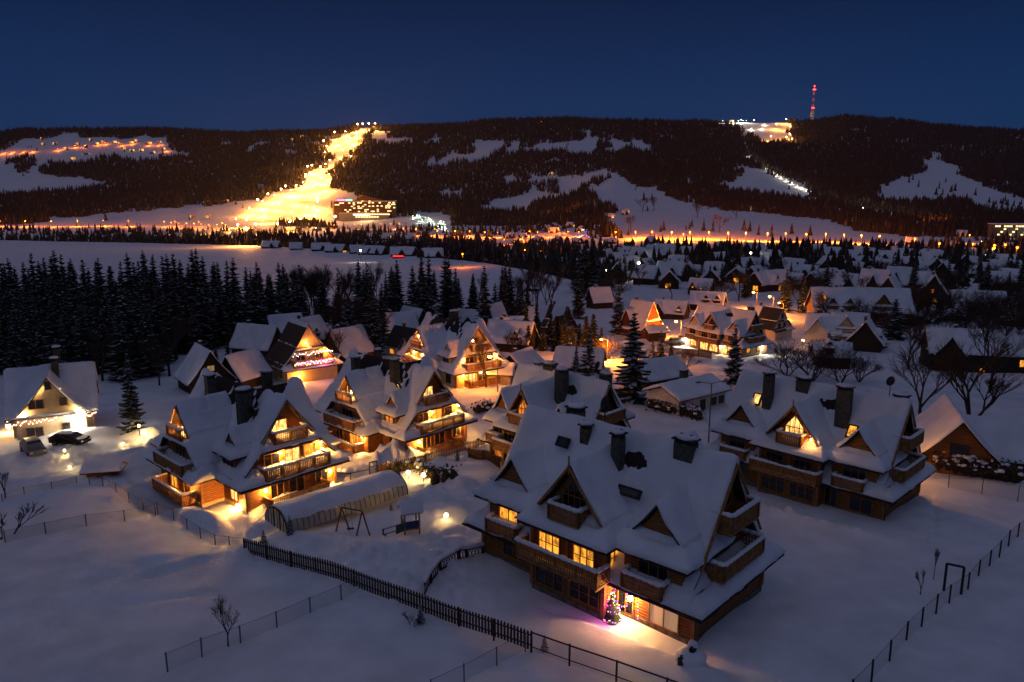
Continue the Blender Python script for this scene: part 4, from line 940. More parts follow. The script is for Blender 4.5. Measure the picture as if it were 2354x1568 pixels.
wire('wire fence across the left field toward the bare bush', GP('N', [(40, 560), (335, 500), (630, 440), (905, 378), (1130, 335)]))
wire('sagging wire fence meeting the middle of the dark picket fence', GP('T', [(-120, 700), (97, 606), (340, 520), (570, 428), (780, 337), (975, 258), (1090, 208)]), r=.05)
wire('short wire fence at the lower end of the dark picket fence', GP('T', [(1540, 870), (1750, 772), (1955, 658), (2135, 572)]), r=.04)
wire('metal rail fence along the lamp-lit strip in front of the nearest chalet', GP('A', [(435, 1392), (645, 1468), (905, 1558), (1183, 1660), (1480, 1765)]), h=1.25, rail=True, m=METAL, r=.06)
wire('wire fence slanting down the right-hand field', [G(2420, 1185)] + GP('S', [(1490, 580), (1428, 635), (1365, 710), (1297, 775), (1222, 843), (1150, 935), (1022, 1020), (932, 1092), (833, 1183), (728, 1286), (614, 1415), (490, 1558), (350, 1700)]), h=1.3, m=METAL, r=.06)
wire('pale wire fence beside the lamp-lit road at the right', GP('S', [(1015, 236), (1245, 280), (1490, 327), (1700, 368)]), h=1.5, r=.04)
wire('metal railing fence from the lit chalet corner to the yard gate', GP('P', [(770, 355), (930, 350), (1090, 330)]), h=1.1, rail=True, m=METAL, net=True)
wire('thin rail fence along the left field edge below the heaps', GP('N', [(20, 270), (180, 215), (380, 170), (560, 130)]), h=.8, r=.035)
def frame(label, reg, a, b, h, name='gate_frame', cat='gate', lw=.07, bars=False):
    A_, B2 = Gq(reg, *a), Gq(reg, *b); t = thing(name, label, cat, (*A_, gz(*A_, False))); b0 = Vector(t.location)
    P_, Q_ = Vector((0, 0, 0)), Vector((*B2, gz(*B2, False))) - b0
    for c in (P_, Q_): m = MB(); m.tube(c - Vector((0, 0, .2)), c + Vector((0, 0, h)), lw, n=6); m.build('post', METAL, t)
    m = MB(); m.tube(P_ + Vector((0, 0, h)), Q_ + Vector((0, 0, h)), lw, n=6); m.build('crossbar', METAL, t)
    if bars:
        m = MB()
        for i in range(1, 8): c = P_.lerp(Q_, i / 8); m.tube(c + Vector((0, 0, .1)), c + Vector((0, 0, h - .4)), .018, n=4)
        m.tube(P_ + Vector((0, 0, h - .45)), Q_ + Vector((0, 0, h - .45)), .03, n=4); m.build('bars', METAL, t)
frame('dark goal-like frame standing by the right-hand wire fence', 'S', (985, 938), (1103, 965), 2.0, lw=.09)
frame('barred metal gate between railing and hedge', 'P', (1092, 345), (1155, 330), 1.9, bars=True)
frame('barred gate lit from behind at the hedge end', 'P', (1645, 440), (1740, 445), 1.6, bars=True)
def lattice(label, pts, h=1.0):
    t = thing('lattice_fence', label, 'fence', (*pts[0], gz(*pts[0], False))); b0 = Vector(t.location); m = MB(); sn = MB()
    for a, b in zip(pts[:-1], pts[1:]):
        A_ = Vector((*a, gz(*a, False) - .1)) - b0; B2 = Vector((*b, gz(*b, False) - .1)) - b0; L = (B2 - A_).length; d = (B2 - A_).normalized(); up = Vector((0, 0, 1)); nn = d.cross(up).normalized()
        for z in (.05, .28, h): m.obox((A_ + B2) / 2 + up * z, d, nn, up, L / 2, .04, .05)
        k = int(L / .28)
        for i in range(k):
            for s in (-1, 1):
                c = A_ + d * ((i + .5) * L / k) + up * (.28 + (h - .28) / 2); dd = (d * .28 * s + up * (h - .28)).normalized()
                m.obox(c + nn * .01 * s, dd, nn, dd.cross(nn), (h - .2) / 2, .012, .03)
        p = MB(); p.obox(A_ + up * h / 2, d, nn, up, .09, .09, h / 2 + .1); p.build('post', WOODD, t)
        sn = MB(); sn.obox((A_ + B2) / 2 + up * (h + .2), d, nn, up, L / 2 + .05, .17, .14)
        s = sn.build('snow', SNOW, t); bv = s.modifiers.new('b', 'BEVEL'); bv.width = .12; bv.segments = 3
    m.build('lattice', WOODD, t)
lattice('snow-capped lattice fence curving from the nearest chalet to the picket fence', GP('P', [(2045, 985), (1905, 1035), (1840, 1075), (1680, 1165), (1605, 1250), (1550, 1340)]), h=1.0)

# ------------------------------------------------------------------ greenhouse tunnel, swing, play tower
gA, gB, gC = Gq('P', 150, 745), Gq('P', 400, 830), Gq('P', 1410, 520)
ax = Vector((gC[0] - gB[0], gC[1] - gB[1], 0)); GL = ax.length; gw = math.hypot(gB[0] - gA[0], gB[1] - gA[1])
t = thing('greenhouse', 'snow-laden arched polytunnel greenhouse beside the playground', 'greenhouse', (*gB, gz(*gB, False)), math.atan2(ax.y, ax.x))
POLY = mat('polytunnel_glazing', (.60, .57, .45), .35, spec=.5, alpha=.8, noise=(1.2, (.45, .42, .32)))
gh = 1.65; NA = 18
def arch(a): return (gw / 2 - gw / 2 * math.cos(a), gh * max(0, math.sin(a)) ** .8)
sk_ = MB(); n = 24
Vt = [(GL * i / n, *arch(math.pi * j / NA)) for i in range(n + 1) for j in range(NA + 1)]
sk_.add(Vt, [(i * (NA + 1) + j, (i + 1) * (NA + 1) + j, (i + 1) * (NA + 1) + j + 1, i * (NA + 1) + j + 1) for i in range(n) for j in range(NA)]); sk_.build('glazing', POLY, t, smooth=True)
for i in range(0, n + 1):
    fm = MB(); A_ = [Vector((GL * i / n, *arch(math.pi * j / NA))) for j in range(NA + 1)]
    for a, b in zip(A_[:-1], A_[1:]): fm.tube(a, b, .06 if i in (0, n) else .035, n=4)
    fm.build('hoop', METAL, t)
for nm, xx in (('end_wall', 0), ('end_wall', GL)):
    fm = MB(); A_ = [(xx, *arch(math.pi * j / NA)) for j in range(NA + 1)]; fm.add(A_, [tuple(range(NA + 1))]); w_ = fm.build(nm, mat('end_glazing', (.66, .62, .42), .4, alpha=.85, noise=(1.5, (.5, .46, .30))), t)  # end film colour raised and yellowed in place of lamplight glowing through
    fm = MB(); 
    for k in range(1, 7): yv = gw * k / 7; a = math.acos(1 - 2 * yv / gw); fm.tube((xx - .02, yv, 0), (xx - .02, yv, arch(a)[1]), .03, n=4)
    fm.tube((xx - .05, gw * .3, 1.75), (xx - .05, gw * .58, 1.75), .05, n=4); fm.tube((xx - .05, gw * .3, 0), (xx - .05, gw * .3, 1.75), .05, n=4); fm.tube((xx - .05, gw * .58, 0), (xx - .05, gw * .58, 1.75), .05, n=4)
    fm.build('door_frame', METAL, w_)
sn = MB(); ni, nj = 60, 22; Vs = []
for i in range(ni + 1):
    for j in range(nj + 1):
        a = math.pi * (.15 + .70 * j / nj + .015 * math.sin(i * .5)); xx = .1 + (GL - .3) * i / ni; yv, zz = arch(a); e = min(1, 2.5 * min(j, nj - j) / nj, 8 * min(i, ni - i) / ni + .15); th = .30 * math.sqrt(max(e, .05)) * (1 + .5 * float(vn(xx / 1.5, j / 5., 6)))
        Vs.append((xx, yv - math.cos(a) * th * .5, zz + th))
k = (nj + 1)
sn.add(Vs, [(i * k + j, (i + 1) * k + j, (i + 1) * k + j + 1, i * k + j + 1) for i in range(ni) for j in range(nj)]); 
sn.build('roof_snow', SNOW, t, smooth=True)

sA, sB, sC, sD = Gq('P', 800, 800), Gq('P', 925, 772), Gq('P', 975, 850), Gq('P', 1095, 822)
t = thing('swing', 'wooden garden swing frame with a single seat standing in snow', 'swing', ((sA[0] + sD[0]) / 2, (sA[1] + sD[1]) / 2, gz(*sA))); b0 = Vector(t.location)
g3 = lambda p: Vector((*p, gz(*p, False) - .1)) - b0
mA = (g3(sA) + g3(sB)) / 2 + Vector((0, 0, 2.3)); mC = (g3(sC) + g3(sD)) / 2 + Vector((0, 0, 2.3)); REDB = mat('reddish_stain', (.20, .06, .03), .7); GRN = mat('green_paint', (.02, .09, .06), .6)
for a, b in ((sA, mA), (sB, mA), (sC, mC), (sD, mC)): m = MB(); m.tube(g3(a), b, .07, n=6); m.build('leg', REDB, t)
m = MB(); m.tube(mA, mC, .07, n=6); m.build('crossbar', GRN, t)
for f in (.3, .5):
    m = MB(); c = mA.lerp(mC, f); m.tube(c, c - Vector((0, 0, 1.7)), .015, n=4); m.build('chain', METAL, t)
m = MB(); c = mA.lerp(mC, .4) - Vector((0, 0, 1.7)); m.box(c.x - .28, c.x + .28, c.y - .12, c.y + .12, c.z - .03, c.z + .03); m.build('seat', METAL, t)
px_, py_ = Gq('P', 1435, 800); t = thing('play_tower', 'little wooden play tower with snowy gable roof and rails', 'play tower', (px_, py_, gz(px_, py_) - .1), R(20)); BLU = mat('blue_panel', (.02, .04, .14), .6)
for i in (-.6, .6):
    for j in (-.6, .6): m = MB(); m.tube((i, j, 0), (i, j, 2.3), .07, n=6); m.build('post', WOODL, t)
m = MB(); m.box(-.65, .65, -.65, .65, .75, .85); m.build('platform', WOODL, t)
m = MB(); m.box(-.56, .56, -.65, -.60, .87, 1.5); m.build('side_panel', BLU, t); m = MB(); m.box(-.66, -.61, -.56, .56, .87, 1.5); m.build('side_panel', GRN, t)
m = MB()
for s in (-1, 1): m.add([(-.85, 0, 3.0), (.85, 0, 3.0), (.85, s * .85, 2.15), (-.85, s * .85, 2.15)], [(0, 1, 2, 3)])
rr = m.build('roof', WOODL, t)
m = MB()
for s in (-1, 1): m.obox((0, s * .46, 2.68), (1, 0, 0), (0, s * .707, -.707), (0, s * .707, .707), .95, .62, .11)
q = m.build('snow', SNOW, rr); bv = q.modifiers.new('b', 'BEVEL'); bv.width = .08; bv.segments = 2
for s in (-.45, .45):
    m = MB(); m.tube((-.65, s, .9), (-2.2, s - .2, .75), .04, n=5); m.build('handrail', REDB, t); m = MB(); m.tube((-2.2, s - .2, 0), (-2.2, s - .2, .8), .07, n=5); m.build('post', WOODD, t)
m = MB(); m.add([(-.65, -.7, 1.5), (-1.35, -.7, 1.35), (-1.35, -.7, .6), (-.65, -.7, .8)], [(0, 1, 2, 3)]); m.build('side_board', GRN, t)

# ------------------------------------------------------------------ lamps
def garden_lamp(label, u, v, power, col, r=.14, h=.5, bulb=None, grp=None):
    x, y = G(u, v); z = gz(x, y); t = thing('garden_lamp', label, 'garden lamp', (x, y, z), 0, grp)
    m = MB(); m.tube((0, 0, -.3), (0, 0, h), .035, n=6); m.build('post', METAL, t)
    m = MB(); m.blob((0, 0, h + r), r, r, r, n=10, k=6); b = m.build('globe', bulb or BULB, t, smooth=True)
    light((0, 0, h + r), power * 6.5, col, b, r=r)
WY = (1, .56, .17)
for a in [('left globe lamp of the pair glowing in the hedge gap', 939, 1107, 220, WY, .20, .5), ('right globe lamp of the pair glowing in the hedge gap', 974, 1113, 220, WY, .20, .5),
          ('lamp sunk in a snow heap right of the play tower', 1026, 1208, 110, WARM, .18, .15), ('floor light before the woodshed', 161, 1079, 260, WY, .12, .12), ('floor light by the cream house cars', 150, 1052, 260, WY, .12, .12),
          ('bright driveway lamp left of the lit chalet', 332, 1012, 420, WY, .22, .7), ('smaller driveway lamp beside the bright one', 322, 1008, 120, WY, .14, .9), ('bright snow light in front of the cream house steps', 177, 999, 260, (1, .86, .66), .15, .3),
          ('low lamp in the driveway snow between the cars and lit chalet', 283, 1024, 200, WY, .12, .2)]: garden_lamp(*a)
def street_lamp(label, u, v, h, power, col=(1, .27, .025), r=.2, bulb=None, grp=None, lit=True, dbl=False, rz=0, arm=.9, xy=None):
    x, y = xy or G(u, v, h); z = gz(x, y, False); t = thing('street_lamp', label, 'street lamp', (x, y, z), rz, grp)
    m = MB(); m.tube((0, 0, -.3), (0, 0, h - .1), .09, .06, n=7); m.build('pole', GALV, t)
    for s in ((-1, 1) if dbl else (-1,)):
        m = MB(); m.tube((0, 0, h - .1), (s * arm, 0, h + .15), .04, n=5); m.build('arm', GALV, t)
        m = MB(); m.blob((s * (arm + .25), 0, h + .12), .42, .16, .10, n=8, k=5); hd = m.build('lamp_head', GALV, t, smooth=True)
        if lit:
            m = MB(); m.blob((s * (arm + .25), 0, h - .02), r, r, r * .6, n=8, k=5); b = m.build('bulb', bulb or BULBO, hd, smooth=True)
            light((s * (arm + .25), 0, h - .25), power * 2.6, col, b, r=r)
    return t
street_lamp('unlit two-armed street lamp beside the long white hall', 1636, 880, 7.5, 0, lit=False, dbl=True, rz=R(10), arm=1.3)
street_lamp('street lamp on the lane just behind the right-hand chalet', 0, 0, 4.6, 200, col=(1, .40, .09), xy=(39.2, 72.6))
street_lamp('orange street lamp above the thuja row', *Q('m', 812, 690), 4.2, 6000, r=.28)
street_lamp('orange street lamp left of the large guest house', *Q('m', 1403, 552), 4.4, 8000, r=.30)
street_lamp('left lamp of three orange street lamps behind the large guest house', *Q('m', 2013, 313), 5, 3000, r=.35)
street_lamp('middle lamp of three orange street lamps behind the large guest house', *Q('m', 2145, 345), 5, 3600, r=.38)
street_lamp('right lamp of three orange street lamps behind the large guest house', *Q('m', 2223, 397), 4.5, 2600, r=.3)
street_lamp('tall street lamp with orange glow in front of the cream guest house', *Q('c', 1853, 935), 5.5, 900, r=.35)
garden_lamp('upper of two small lamps by the pale two-gabled house', *Q('r', 485, 735), 40, OR, .22, 1.6, BULBO); garden_lamp('lower of two small lamps by the pale two-gabled house', *Q('r', 398, 835), 60, OR, .25, 1.2, BULBO)

# Christmas tree and lights on the nearest chalet corner
cx, cy = G(1407, 1418); cz = gz(cx, cy, False)
t = thing('christmas_tree', 'Christmas tree with coloured lights by the nearest chalet entrance', 'Christmas tree', (cx, cy, cz))
NEED = mat('needles', (.02, .04, .02), .8)
m = MB()
for i in range(11): z = .15 + i * .17; m.tube((0, 0, z), (0, 0, z + .34), .62 * (1 - i / 12.) * random.uniform(.85, 1.1), .05, n=9, cap=False)
m.build('crown', NEED, t)
m = MB(); m.tube((0, 0, -.1), (0, 0, .3), .06, n=6); m.build('trunk', WOODD, t)
ms = [MB() for _ in CC]
for i in range(120):
    f = random.random() ** 1.4; a = i * 2.4; r_ = .68 * (1 - f * .92) + .02; ms[random.randrange(5)].blob((r_ * math.cos(a), r_ * math.sin(a), .22 + f * 1.85), .026, .026, .026, n=5, k=3)
for mm, cc in zip(ms, CC): mm.build('bulbs', mat('bulb_' + cc[0], cc[1], .4, cc[1], 14), t, smooth=True)
light((-.2, -.7, 1.2), 60, (1, .12, .7), t, r=.3); light((-.75, .55, 1.6), 90, (.6, .06, 1), t, r=.2)
AL = tuple(A.location)
fairy('coloured window lights beside the nearest chalet Christmas tree', 'fairy lights', [L2W(AL, R(-42.5), 1.02, p) for p in ((3.2, -4.75, 2.2), (3.2, -4.75, .9), (4.1, -4.75, 1.0), (4.1, -4.75, 2.1), (4.9, -4.75, 2.2), (4.95, -4.75, .5))], CC, 30, .15, .035, es=12)

# ------------------------------------------------------------------ trees
BARK = mat('bark', (.05, .035, .025), .9, noise=(8, (.03, .02, .015)))
SPR = mat('spruce_needles', (.018, .030, .018), .85, noise=(1.5, (.032, .042, .022)))
TWIG = mat('bare_twigs', (.055, .035, .026), .9)
THUJA = mat('thuja_green', (.045, .05, .018), .85, noise=(2, (.025, .03, .012)))
TSNOW = mat('tree_snow', (.62, .64, .70), .8)
def spruce_mesh(seed, h=18., rad=3.0, snow=.35, dens=1.0, mats=None, bare=.08):
    rg = np.random.default_rng(seed); V = []; Fq = []; mi = []
    def quad(a, b, c, d, m): k = len(V); V.extend([a, b, c, d]); Fq.append((k, k + 1, k + 2, k + 3)); mi.append(m)
    nt_ = int(26 * dens)
    for i in range(nt_):
        f = (i + rg.random() * .6) / nt_; z = h * (bare + (1 - bare) * f)
        L = rad * (1 - f) ** .78 * rg.uniform(.72, 1.12) + .18; nb = int(7 + 4 * (1 - f)); a0 = rg.random() * 6.28
        for b in range(nb):
            a = a0 + 6.283 * b / nb + rg.uniform(-.25, .25); l = L * rg.uniform(.7, 1.15)
            ca, sa = math.cos(a), math.sin(a); droop = rg.uniform(.22, .5) * (1 if f < .8 else -.2)
            w = l * .30 + .12; zj = rg.uniform(-.6, .6) * h / nt_; ns_ = 3 if l > 1.2 else 2; prev = None; sn = rg.random() < snow
            for s in range(ns_ + 1):
                q = s / ns_; r_ = l * q; zz = z + zj - droop * l * q * (1.1 - .35 * q) + .10 * l * q ** 3; ww = w * (1 - q) ** .7 * (1 if s % 2 == 0 else .72) + .03
                P = (r_ * ca, r_ * sa, zz); A_ = (P[0] - sa * ww, P[1] + ca * ww, zz - .35 * ww); B2 = (P[0] + sa * ww, P[1] - ca * ww, zz - .35 * ww); D_ = (P[0], P[1], zz - .22 * l * (1 - q) - .12)
                if prev:
                    quad(prev[0], prev[1], A_, P, 0) if False else None
                    quad(prev[1], prev[0], P, A_, 0); quad(prev[0], prev[2], B2, P, 0); quad(prev[0], prev[3], D_, P, 0)
                    if sn and q > .3:
                        e = .72
                        up = .07 + .02 * l
                        f1 = lambda X_, Y_: tuple(X_[k] + (Y_[k] - X_[k]) * e + (up if k == 2 else 0) for k in range(3))
                        quad(f1(prev[0], prev[1]), f1(prev[0], prev[2]), f1(P, B2), f1(P, A_), 1)
                prev = (P, A_, B2, D_)
    me = bpy.data.meshes.new('crown'); me.from_pydata(V, [], Fq)
    for m in (mats or (SPR, TSNOW)): me.materials.append(m)
    me.polygons.foreach_set('material_index', np.array(mi, dtype=np.int32)); me.update()
    t = MB(); t.tube((0, 0, -.6), (0, 0, h * .97), .028 * h * .6, .02, n=6); tm = bpy.data.meshes.new('trunk'); tm.from_pydata(t.v, [], t.f); tm.materials.append(BARK)
    return me, tm, h
def bare_mesh(seed, h=9., spread=.55, depth=6, stems=1, kids=3, wide=False, tw=.012, len0=.30):
    rg = random.Random(seed); T_ = MB(); C_ = MB()
    def grow(p, d, L, r, k):
        q = p + d * L
        (T_ if k == 0 else C_).tube(p, q, r, r * .68, n=5 if k < 2 else 3, cap=False)
        if k >= depth: return
        n = kids if k < depth - 1 else kids + 1
        for i in range(n):
            ax_ = Vector((rg.uniform(-1, 1), rg.uniform(-1, 1), rg.uniform(-.3, .5))).normalized()
            nd = (d * (1.0 if not wide else .8) + ax_ * spread * rg.uniform(.6, 1.25) + Vector((0, 0, .12 if k < 4 else .02))).normalized()
            st = q if i < 2 else p + d * L * rg.uniform(.45, .9)
            grow(st, nd, L * rg.uniform(.62, .88), max(r * .62, tw), k + 1)
    for s in range(stems):
        a = 6.28 * s / stems; d0 = Vector((math.cos(a) * (.55 if stems > 1 else .03), math.sin(a) * (.55 if stems > 1 else .03), 1)).normalized()
        grow(Vector((0, 0, -.3)), d0, h * (len0 if stems == 1 else .24), h * .022 / (1 if stems == 1 else 1.6), 0)
    out = []
    for nm, mb, mt in (('crown', C_, TWIG), ('trunk', T_, BARK)):
        me = bpy.data.meshes.new(nm); me.from_pydata(mb.v, [], mb.f); me.materials.append(mt); out.append(me)
    zmax = max(v[2] for v in C_.v)
    return out[0], out[1], zmax
def plant(kind, proto, x, y, hgt, label, group=None, cat='tree', rz=None, z=None, fat=1.0):
    cm, tm, h0 = proto; s = hgt / h0
    t = bpy.data.objects.new(kind, None); COL.objects.link(t); t.location = (x, y, gz(x, y, False) - .05 if z is None else z); t.rotation_euler = (random.uniform(-.02, .02), random.uniform(-.02, .02), random.random() * 6.28 if rz is None else rz)
    t.scale = (s * fat, s * fat, s); t['label'] = label; t['category'] = cat
    if group: t['group'] = group
    for nm, me in (('crown', cm), ('trunk', tm)):
        o = bpy.data.objects.new(nm, me); COL.objects.link(o); o.parent = t
    return t
SP = [spruce_mesh(s, 18, r, sn, 1.25) for s, r, sn in ((1, 3.6, .5), (2, 3.1, .38), (3, 4.1, .6), (4, 3.4, .3), (5, 2.9, .45))]
SPS = [spruce_mesh(s, 10, 2.3, .85, .8, bare=.03) for s in (11, 12)]
BT = [bare_mesh(1, 9, .55, 6, 1, 3), bare_mesh(2, 9, .5, 6, 1, 3, len0=.26), bare_mesh(3, 8, .75, 5, 4, 3, wide=True), bare_mesh(4, 8, .62, 5, 5, 3, wide=True)]
BS = [bare_mesh(7, 3, .5, 4, 2, 3, tw=.010), bare_mesh(8, 3, .4, 4, 1, 3, tw=.012)]
GB = 'spruces in the dark belt below the open meadow'; LB = 'dark snow-dusted spruce in the dense belt below the open meadow'
# those whose tips stand out against the meadow
tips = [('l', 60, 250), ('l', 12, 290), ('l', 105, 320), ('l', 182, 280), ('l', 240, 205), ('l', 298, 275), ('l', 340, 245), ('l', 395, 235), ('l', 435, 185), ('l', 490, 215), ('l', 565, 255), ('l', 650, 260), ('l', 700, 330), ('l', 760, 272), ('l', 950, 275), ('l', 1020, 208), ('l', 1080, 280), ('l', 1150, 188), ('l', 1210, 218),
        ('l', 1300, 232), ('l', 1345, 218), ('l', 1380, 212), ('l', 1430, 262), ('l', 1548, 180), ('l', 1578, 172), ('l', 1620, 235), ('l', 1500, 290), ('l', 1700, 282), ('l', 1735, 282), ('l', 1805, 268), ('l', 1858, 248), ('l', 2010, 350), ('l', 2140, 372), ('l', 2232, 285),
        ('c', 15, 270), ('c', 240, 262), ('c', 400, 470), ('c', 735, 160), ('c', 790, 272), ('c', 925, 340), ('c', 985, 250), ('c', 1048, 155), ('c', 1170, 205), ('c', 1248, 195), ('c', 1300, 110), ('c', 1440, 128), ('c', 1510, 225), ('c', 1540, 300), ('c', 1660, 272), ('c', 1740, 205), ('c', 1830, 342), ('c', 1902, 260), ('c', 2030, 350), ('c', 2092, 335)]
random.seed(5)
for i, (rg_, a, b) in enumerate(tips):
    u, v = Q(rg_, a, b); y = random.uniform(172, 196) if rg_ == 'l' else random.uniform(168, 205); x, y, z = PT(u, v, y); g = gz(x, y, False)
    plant('spruce', SP[i % 5], x, y, z - g, LB, GB)
# fill of the belt
n = 0; tries = 0
while n < 112 and tries < 9000:
    tries += 1
    u, v = (random.uniform(-30, 1230), random.uniform(715, 850)) if n % 2 else (random.uniform(-30, 600), random.uniform(792, 845))
    lim = np.interp(u, [0, 330, 420, 560, 700, 800, 900, 1230], [838, 838, 818, 800, 778, 765, 760, 735])
    if v > lim or (u > 560 and random.random() < .3) or (u < 560 and v < 745): continue
    x, y = G(u, v)
    if any((x - px) ** 2 + (y - py) ** 2 < 9 for px, py in ([] if n == 0 else BELT)): continue
    if n == 0: BELT = []
    BELT.append((x, y)); h = random.uniform(11, 17) if v < 800 else random.uniform(9, 15); n += 1
    plant('spruce', SP[n % 5], x, y, h, LB, GB)
for u, v in ((-25, 850), (8, 862), (40, 846), (70, 866), (100, 850), (132, 864), (165, 848), (200, 860), (245, 852), (290, 842), (330, 850), (372, 838)):
    x, y = G(u, v); plant('spruce', SP[(u // 7) % 5], x, y, random.uniform(9, 14), LB, GB)
# spruces on their own
for lab, reg, a, b, h, pr, fat in [('snow-laden spruce right of the long dark A-frame slope', 'm', 895, 690, 10.5, 0, 1), ('big snowy spruce behind the rear chalet roof', 'm', 1000, 1190, 13, 1, 1.1), ('spruce with broad snowy boughs by the low two-chimney house', 'm', 650, 1000, 8.5, 0, 1), ('dark spruce at the corner before the large guest house', 'm', 1820, 1050, 9.5, 0, .9),
        ('small dark spruce in the snow, left of three', 'm', 1165, 880, 4.5, 1, 1), ('tallest of three small dark spruces in the snow', 'm', 1235, 870, 5.8, 0, 1), ('right-hand one of three small dark spruces', 'm', 1315, 860, 3.6, 1, 1), ('slim spruce before the low two-chimney house', 'm', 555, 960, 5, 1, .8), ('snow-covered broad conifer beside the steep slope house', 'r', 1200, 760, 9, 1, 1.6), ('snow-bent low conifer at the feet of the steep slope house', 'r', 1060, 830, 6, 0, 1.7),
        ('white-frosted spruce in the orange lamp glow', 'r', 240, 520, 12, 0, 1), ('slender white-frosted spruce right of the orange lamps', 'r', 395, 520, 10, 1, .9), ('tree with snowy boughs in front of the cream house', 'I', 480, 985, 3.8, 0, .8), ('tall lamp-lit spruce beside the cream house driveway', 'I', 1310, 990, 9.5, 0, .75), ('tiny snowy spruce in the playground yard', 'P', 1828, 232, 1.6, 1, 1),
        ('little snow-capped tree by the greenhouse end', 'P', 425, 835, 1.7, 0, .9), ('small snowy spruce inside the picket fence end', 'P', 205, 900, 1.6, 1, 1.1), ('young dark spruce by the play tower drift', 'P', 1270, 610, .8, 1, 1.3), ('snow-tipped sapling on the picket fence near side', 'T', 1475, 400, 1.3, 0, 1.3), ('small snowy sprig beside the metal rail fence', 'T', 2255, 565, 1.0, 0, 1.2)]:
    x, y = Gq(reg, a, b); plant('spruce', SPS[pr], x, y, h, lab, None, fat=fat)
for lab, reg, a, b, h, fat in [('orange-tinted tall spruce at the left of the twig-covered yard', 'c', 670, 960, 13, 1), ('dark spruce clump behind the bare twigs', 'c', 860, 900, 15, 1.1), ('dark spruce standing before the dark cottage', 'c', 880, 960, 13, 1), ('spruce rising left of the dark cottage', 'c', 930, 860, 12, 1), ('dark spruce between two snowy roofs', 'c', 1250, 740, 13, 1), ('spruce just behind the dark cottage roof', 'c', 1320, 800, 12, 1.1),
        ('spruce with snowy boughs in front of two white roofs', 'c', 1130, 720, 7, 1), ('tall dark spruce, tallest of the compact cluster on the meadow edge', 'm', 620, 330, 19, 1.1), ('left spruce of the compact cluster on the meadow edge', 'm', 575, 320, 15, 1.1), ('right spruce of the compact cluster on the meadow edge', 'm', 735, 240, 13, 1.1), ('rear spruce of the compact cluster on the meadow edge', 'm', 680, 270, 18, 1.1), ('spruce beside the tall dark A-frame', 'm', 575, 520, 13, .9),
        ('spruce at the left margin above the thuja row', 'm', 25, 520, 14, 1), ('spruce at the left of the wooden scaffold tower', 'm', 105, 430, 9, 1), ('brownish tall tree in the wood behind the left lit chalet', 'l', 1030, 1160, 17, .9), ('dim tree at the edge of the wood right of the cream house', 'l', 1000, 1230, 12, 1), ('dim tree at the foot of the wood above the lit chalet', 'l', 1220, 1200, 12, 1.1)]:
    x, y = Gq(reg, a, b); plant('spruce', SP[hash(lab) % 5 if False else len(lab) % 5], x, y, h, lab, None, fat=fat)
# village conifers among the middle houses
occ = [(o.location.x, o.location.y) for o in COL.objects if o.parent is None and o.type == 'EMPTY' and o.get('category') in ('house', 'chalet')]
n = 0; tries = 0; random.seed(9)
while n < 80 and tries < 9000:
    tries += 1
    u = random.uniform(1330, 2380); v = 612 + 125 * random.random() ** 1.3
    if v < 640 and u < 1400: continue
    if u < 1700 and v > 690: continue
    if v > 690 and not (u > 2050): continue
    x, y = G(u, v)
    if any((x - px) ** 2 + (y - py) ** 2 < 60 for px, py in occ) or any((x - px) ** 2 + (y - py) ** 2 < 10 for px, py in BELT): continue
    BELT.append((x, y)); n += 1
    plant('spruce', SP[n % 5], x, y, random.uniform(8, 13), 'dark spruce among the snowy village roofs beyond the guest house', 'spruces among the village roofs')
n = 0; tries = 0
while n < 95 and tries < 9000:
    tries += 1; u = random.uniform(1300, 2380); v = random.uniform(625, 800)
    if v > 700 and not (u > 1830): continue
    x, y = G(u, v)
    if any((x - px) ** 2 + (y - py) ** 2 < 36 for px, py in occ): continue
    n += 1; plant('bare_tree', BT[n % 4], x, y, random.uniform(6, 10), 'bare dark tree among the snowy village roofs', 'bare trees among the village roofs', fat=1.2)
for i in range(26):
    x, y = G(random.uniform(225, 410), random.uniform(780, 905)) if i % 2 else G(random.uniform(745, 870), random.uniform(770, 805))
    if any((x - px) ** 2 + (y - py) ** 2 < 30 for px, py in occ): continue
    plant('bare_tree', BT[i % 2], x, y, random.uniform(7, 11), 'bare twiggy tree in the dusky thicket below the spruce belt', 'bare trees in the thicket below the spruce belt', fat=1.1)
# thuja columns lit orange
THU = []
for s in (31, 32):
    THU.append(spruce_mesh(s, 8, 1.3, .25, 1.1, mats=(THUJA, TSNOW), bare=.0))
random.seed(3)
for i in range(13):
    a = 60 + i * 58; x, y = Gq('m', a, random.uniform(735, 800)); plant('thuja', THU[i % 2], x, y, random.uniform(4.0, 7.2), 'snow-dusted thuja in the row glowing orange under the street lamp', 'thujas in the orange-lit row', fat=1.5)
for lab, a, b, h in [('left column thuja in front of the snowy wall gap', 2080, 860, 9), ('right column thuja in front of the snowy wall gap', 2170, 850, 9)]: x, y = Gq('c', a, b); plant('thuja', THU[0], x, y, h, lab, fat=.9)
for lab, a, b, h in [('left columnar shrub bundle beside the dark-gabled house', 1740, 1180, 5.6), ('right columnar shrub bundle beside the dark-gabled house', 1840, 1190, 6.6)]: x, y = Gq('l', a, b); plant('columnar_shrub', THU[1], x, y, h, lab, cat='shrub', fat=.8)

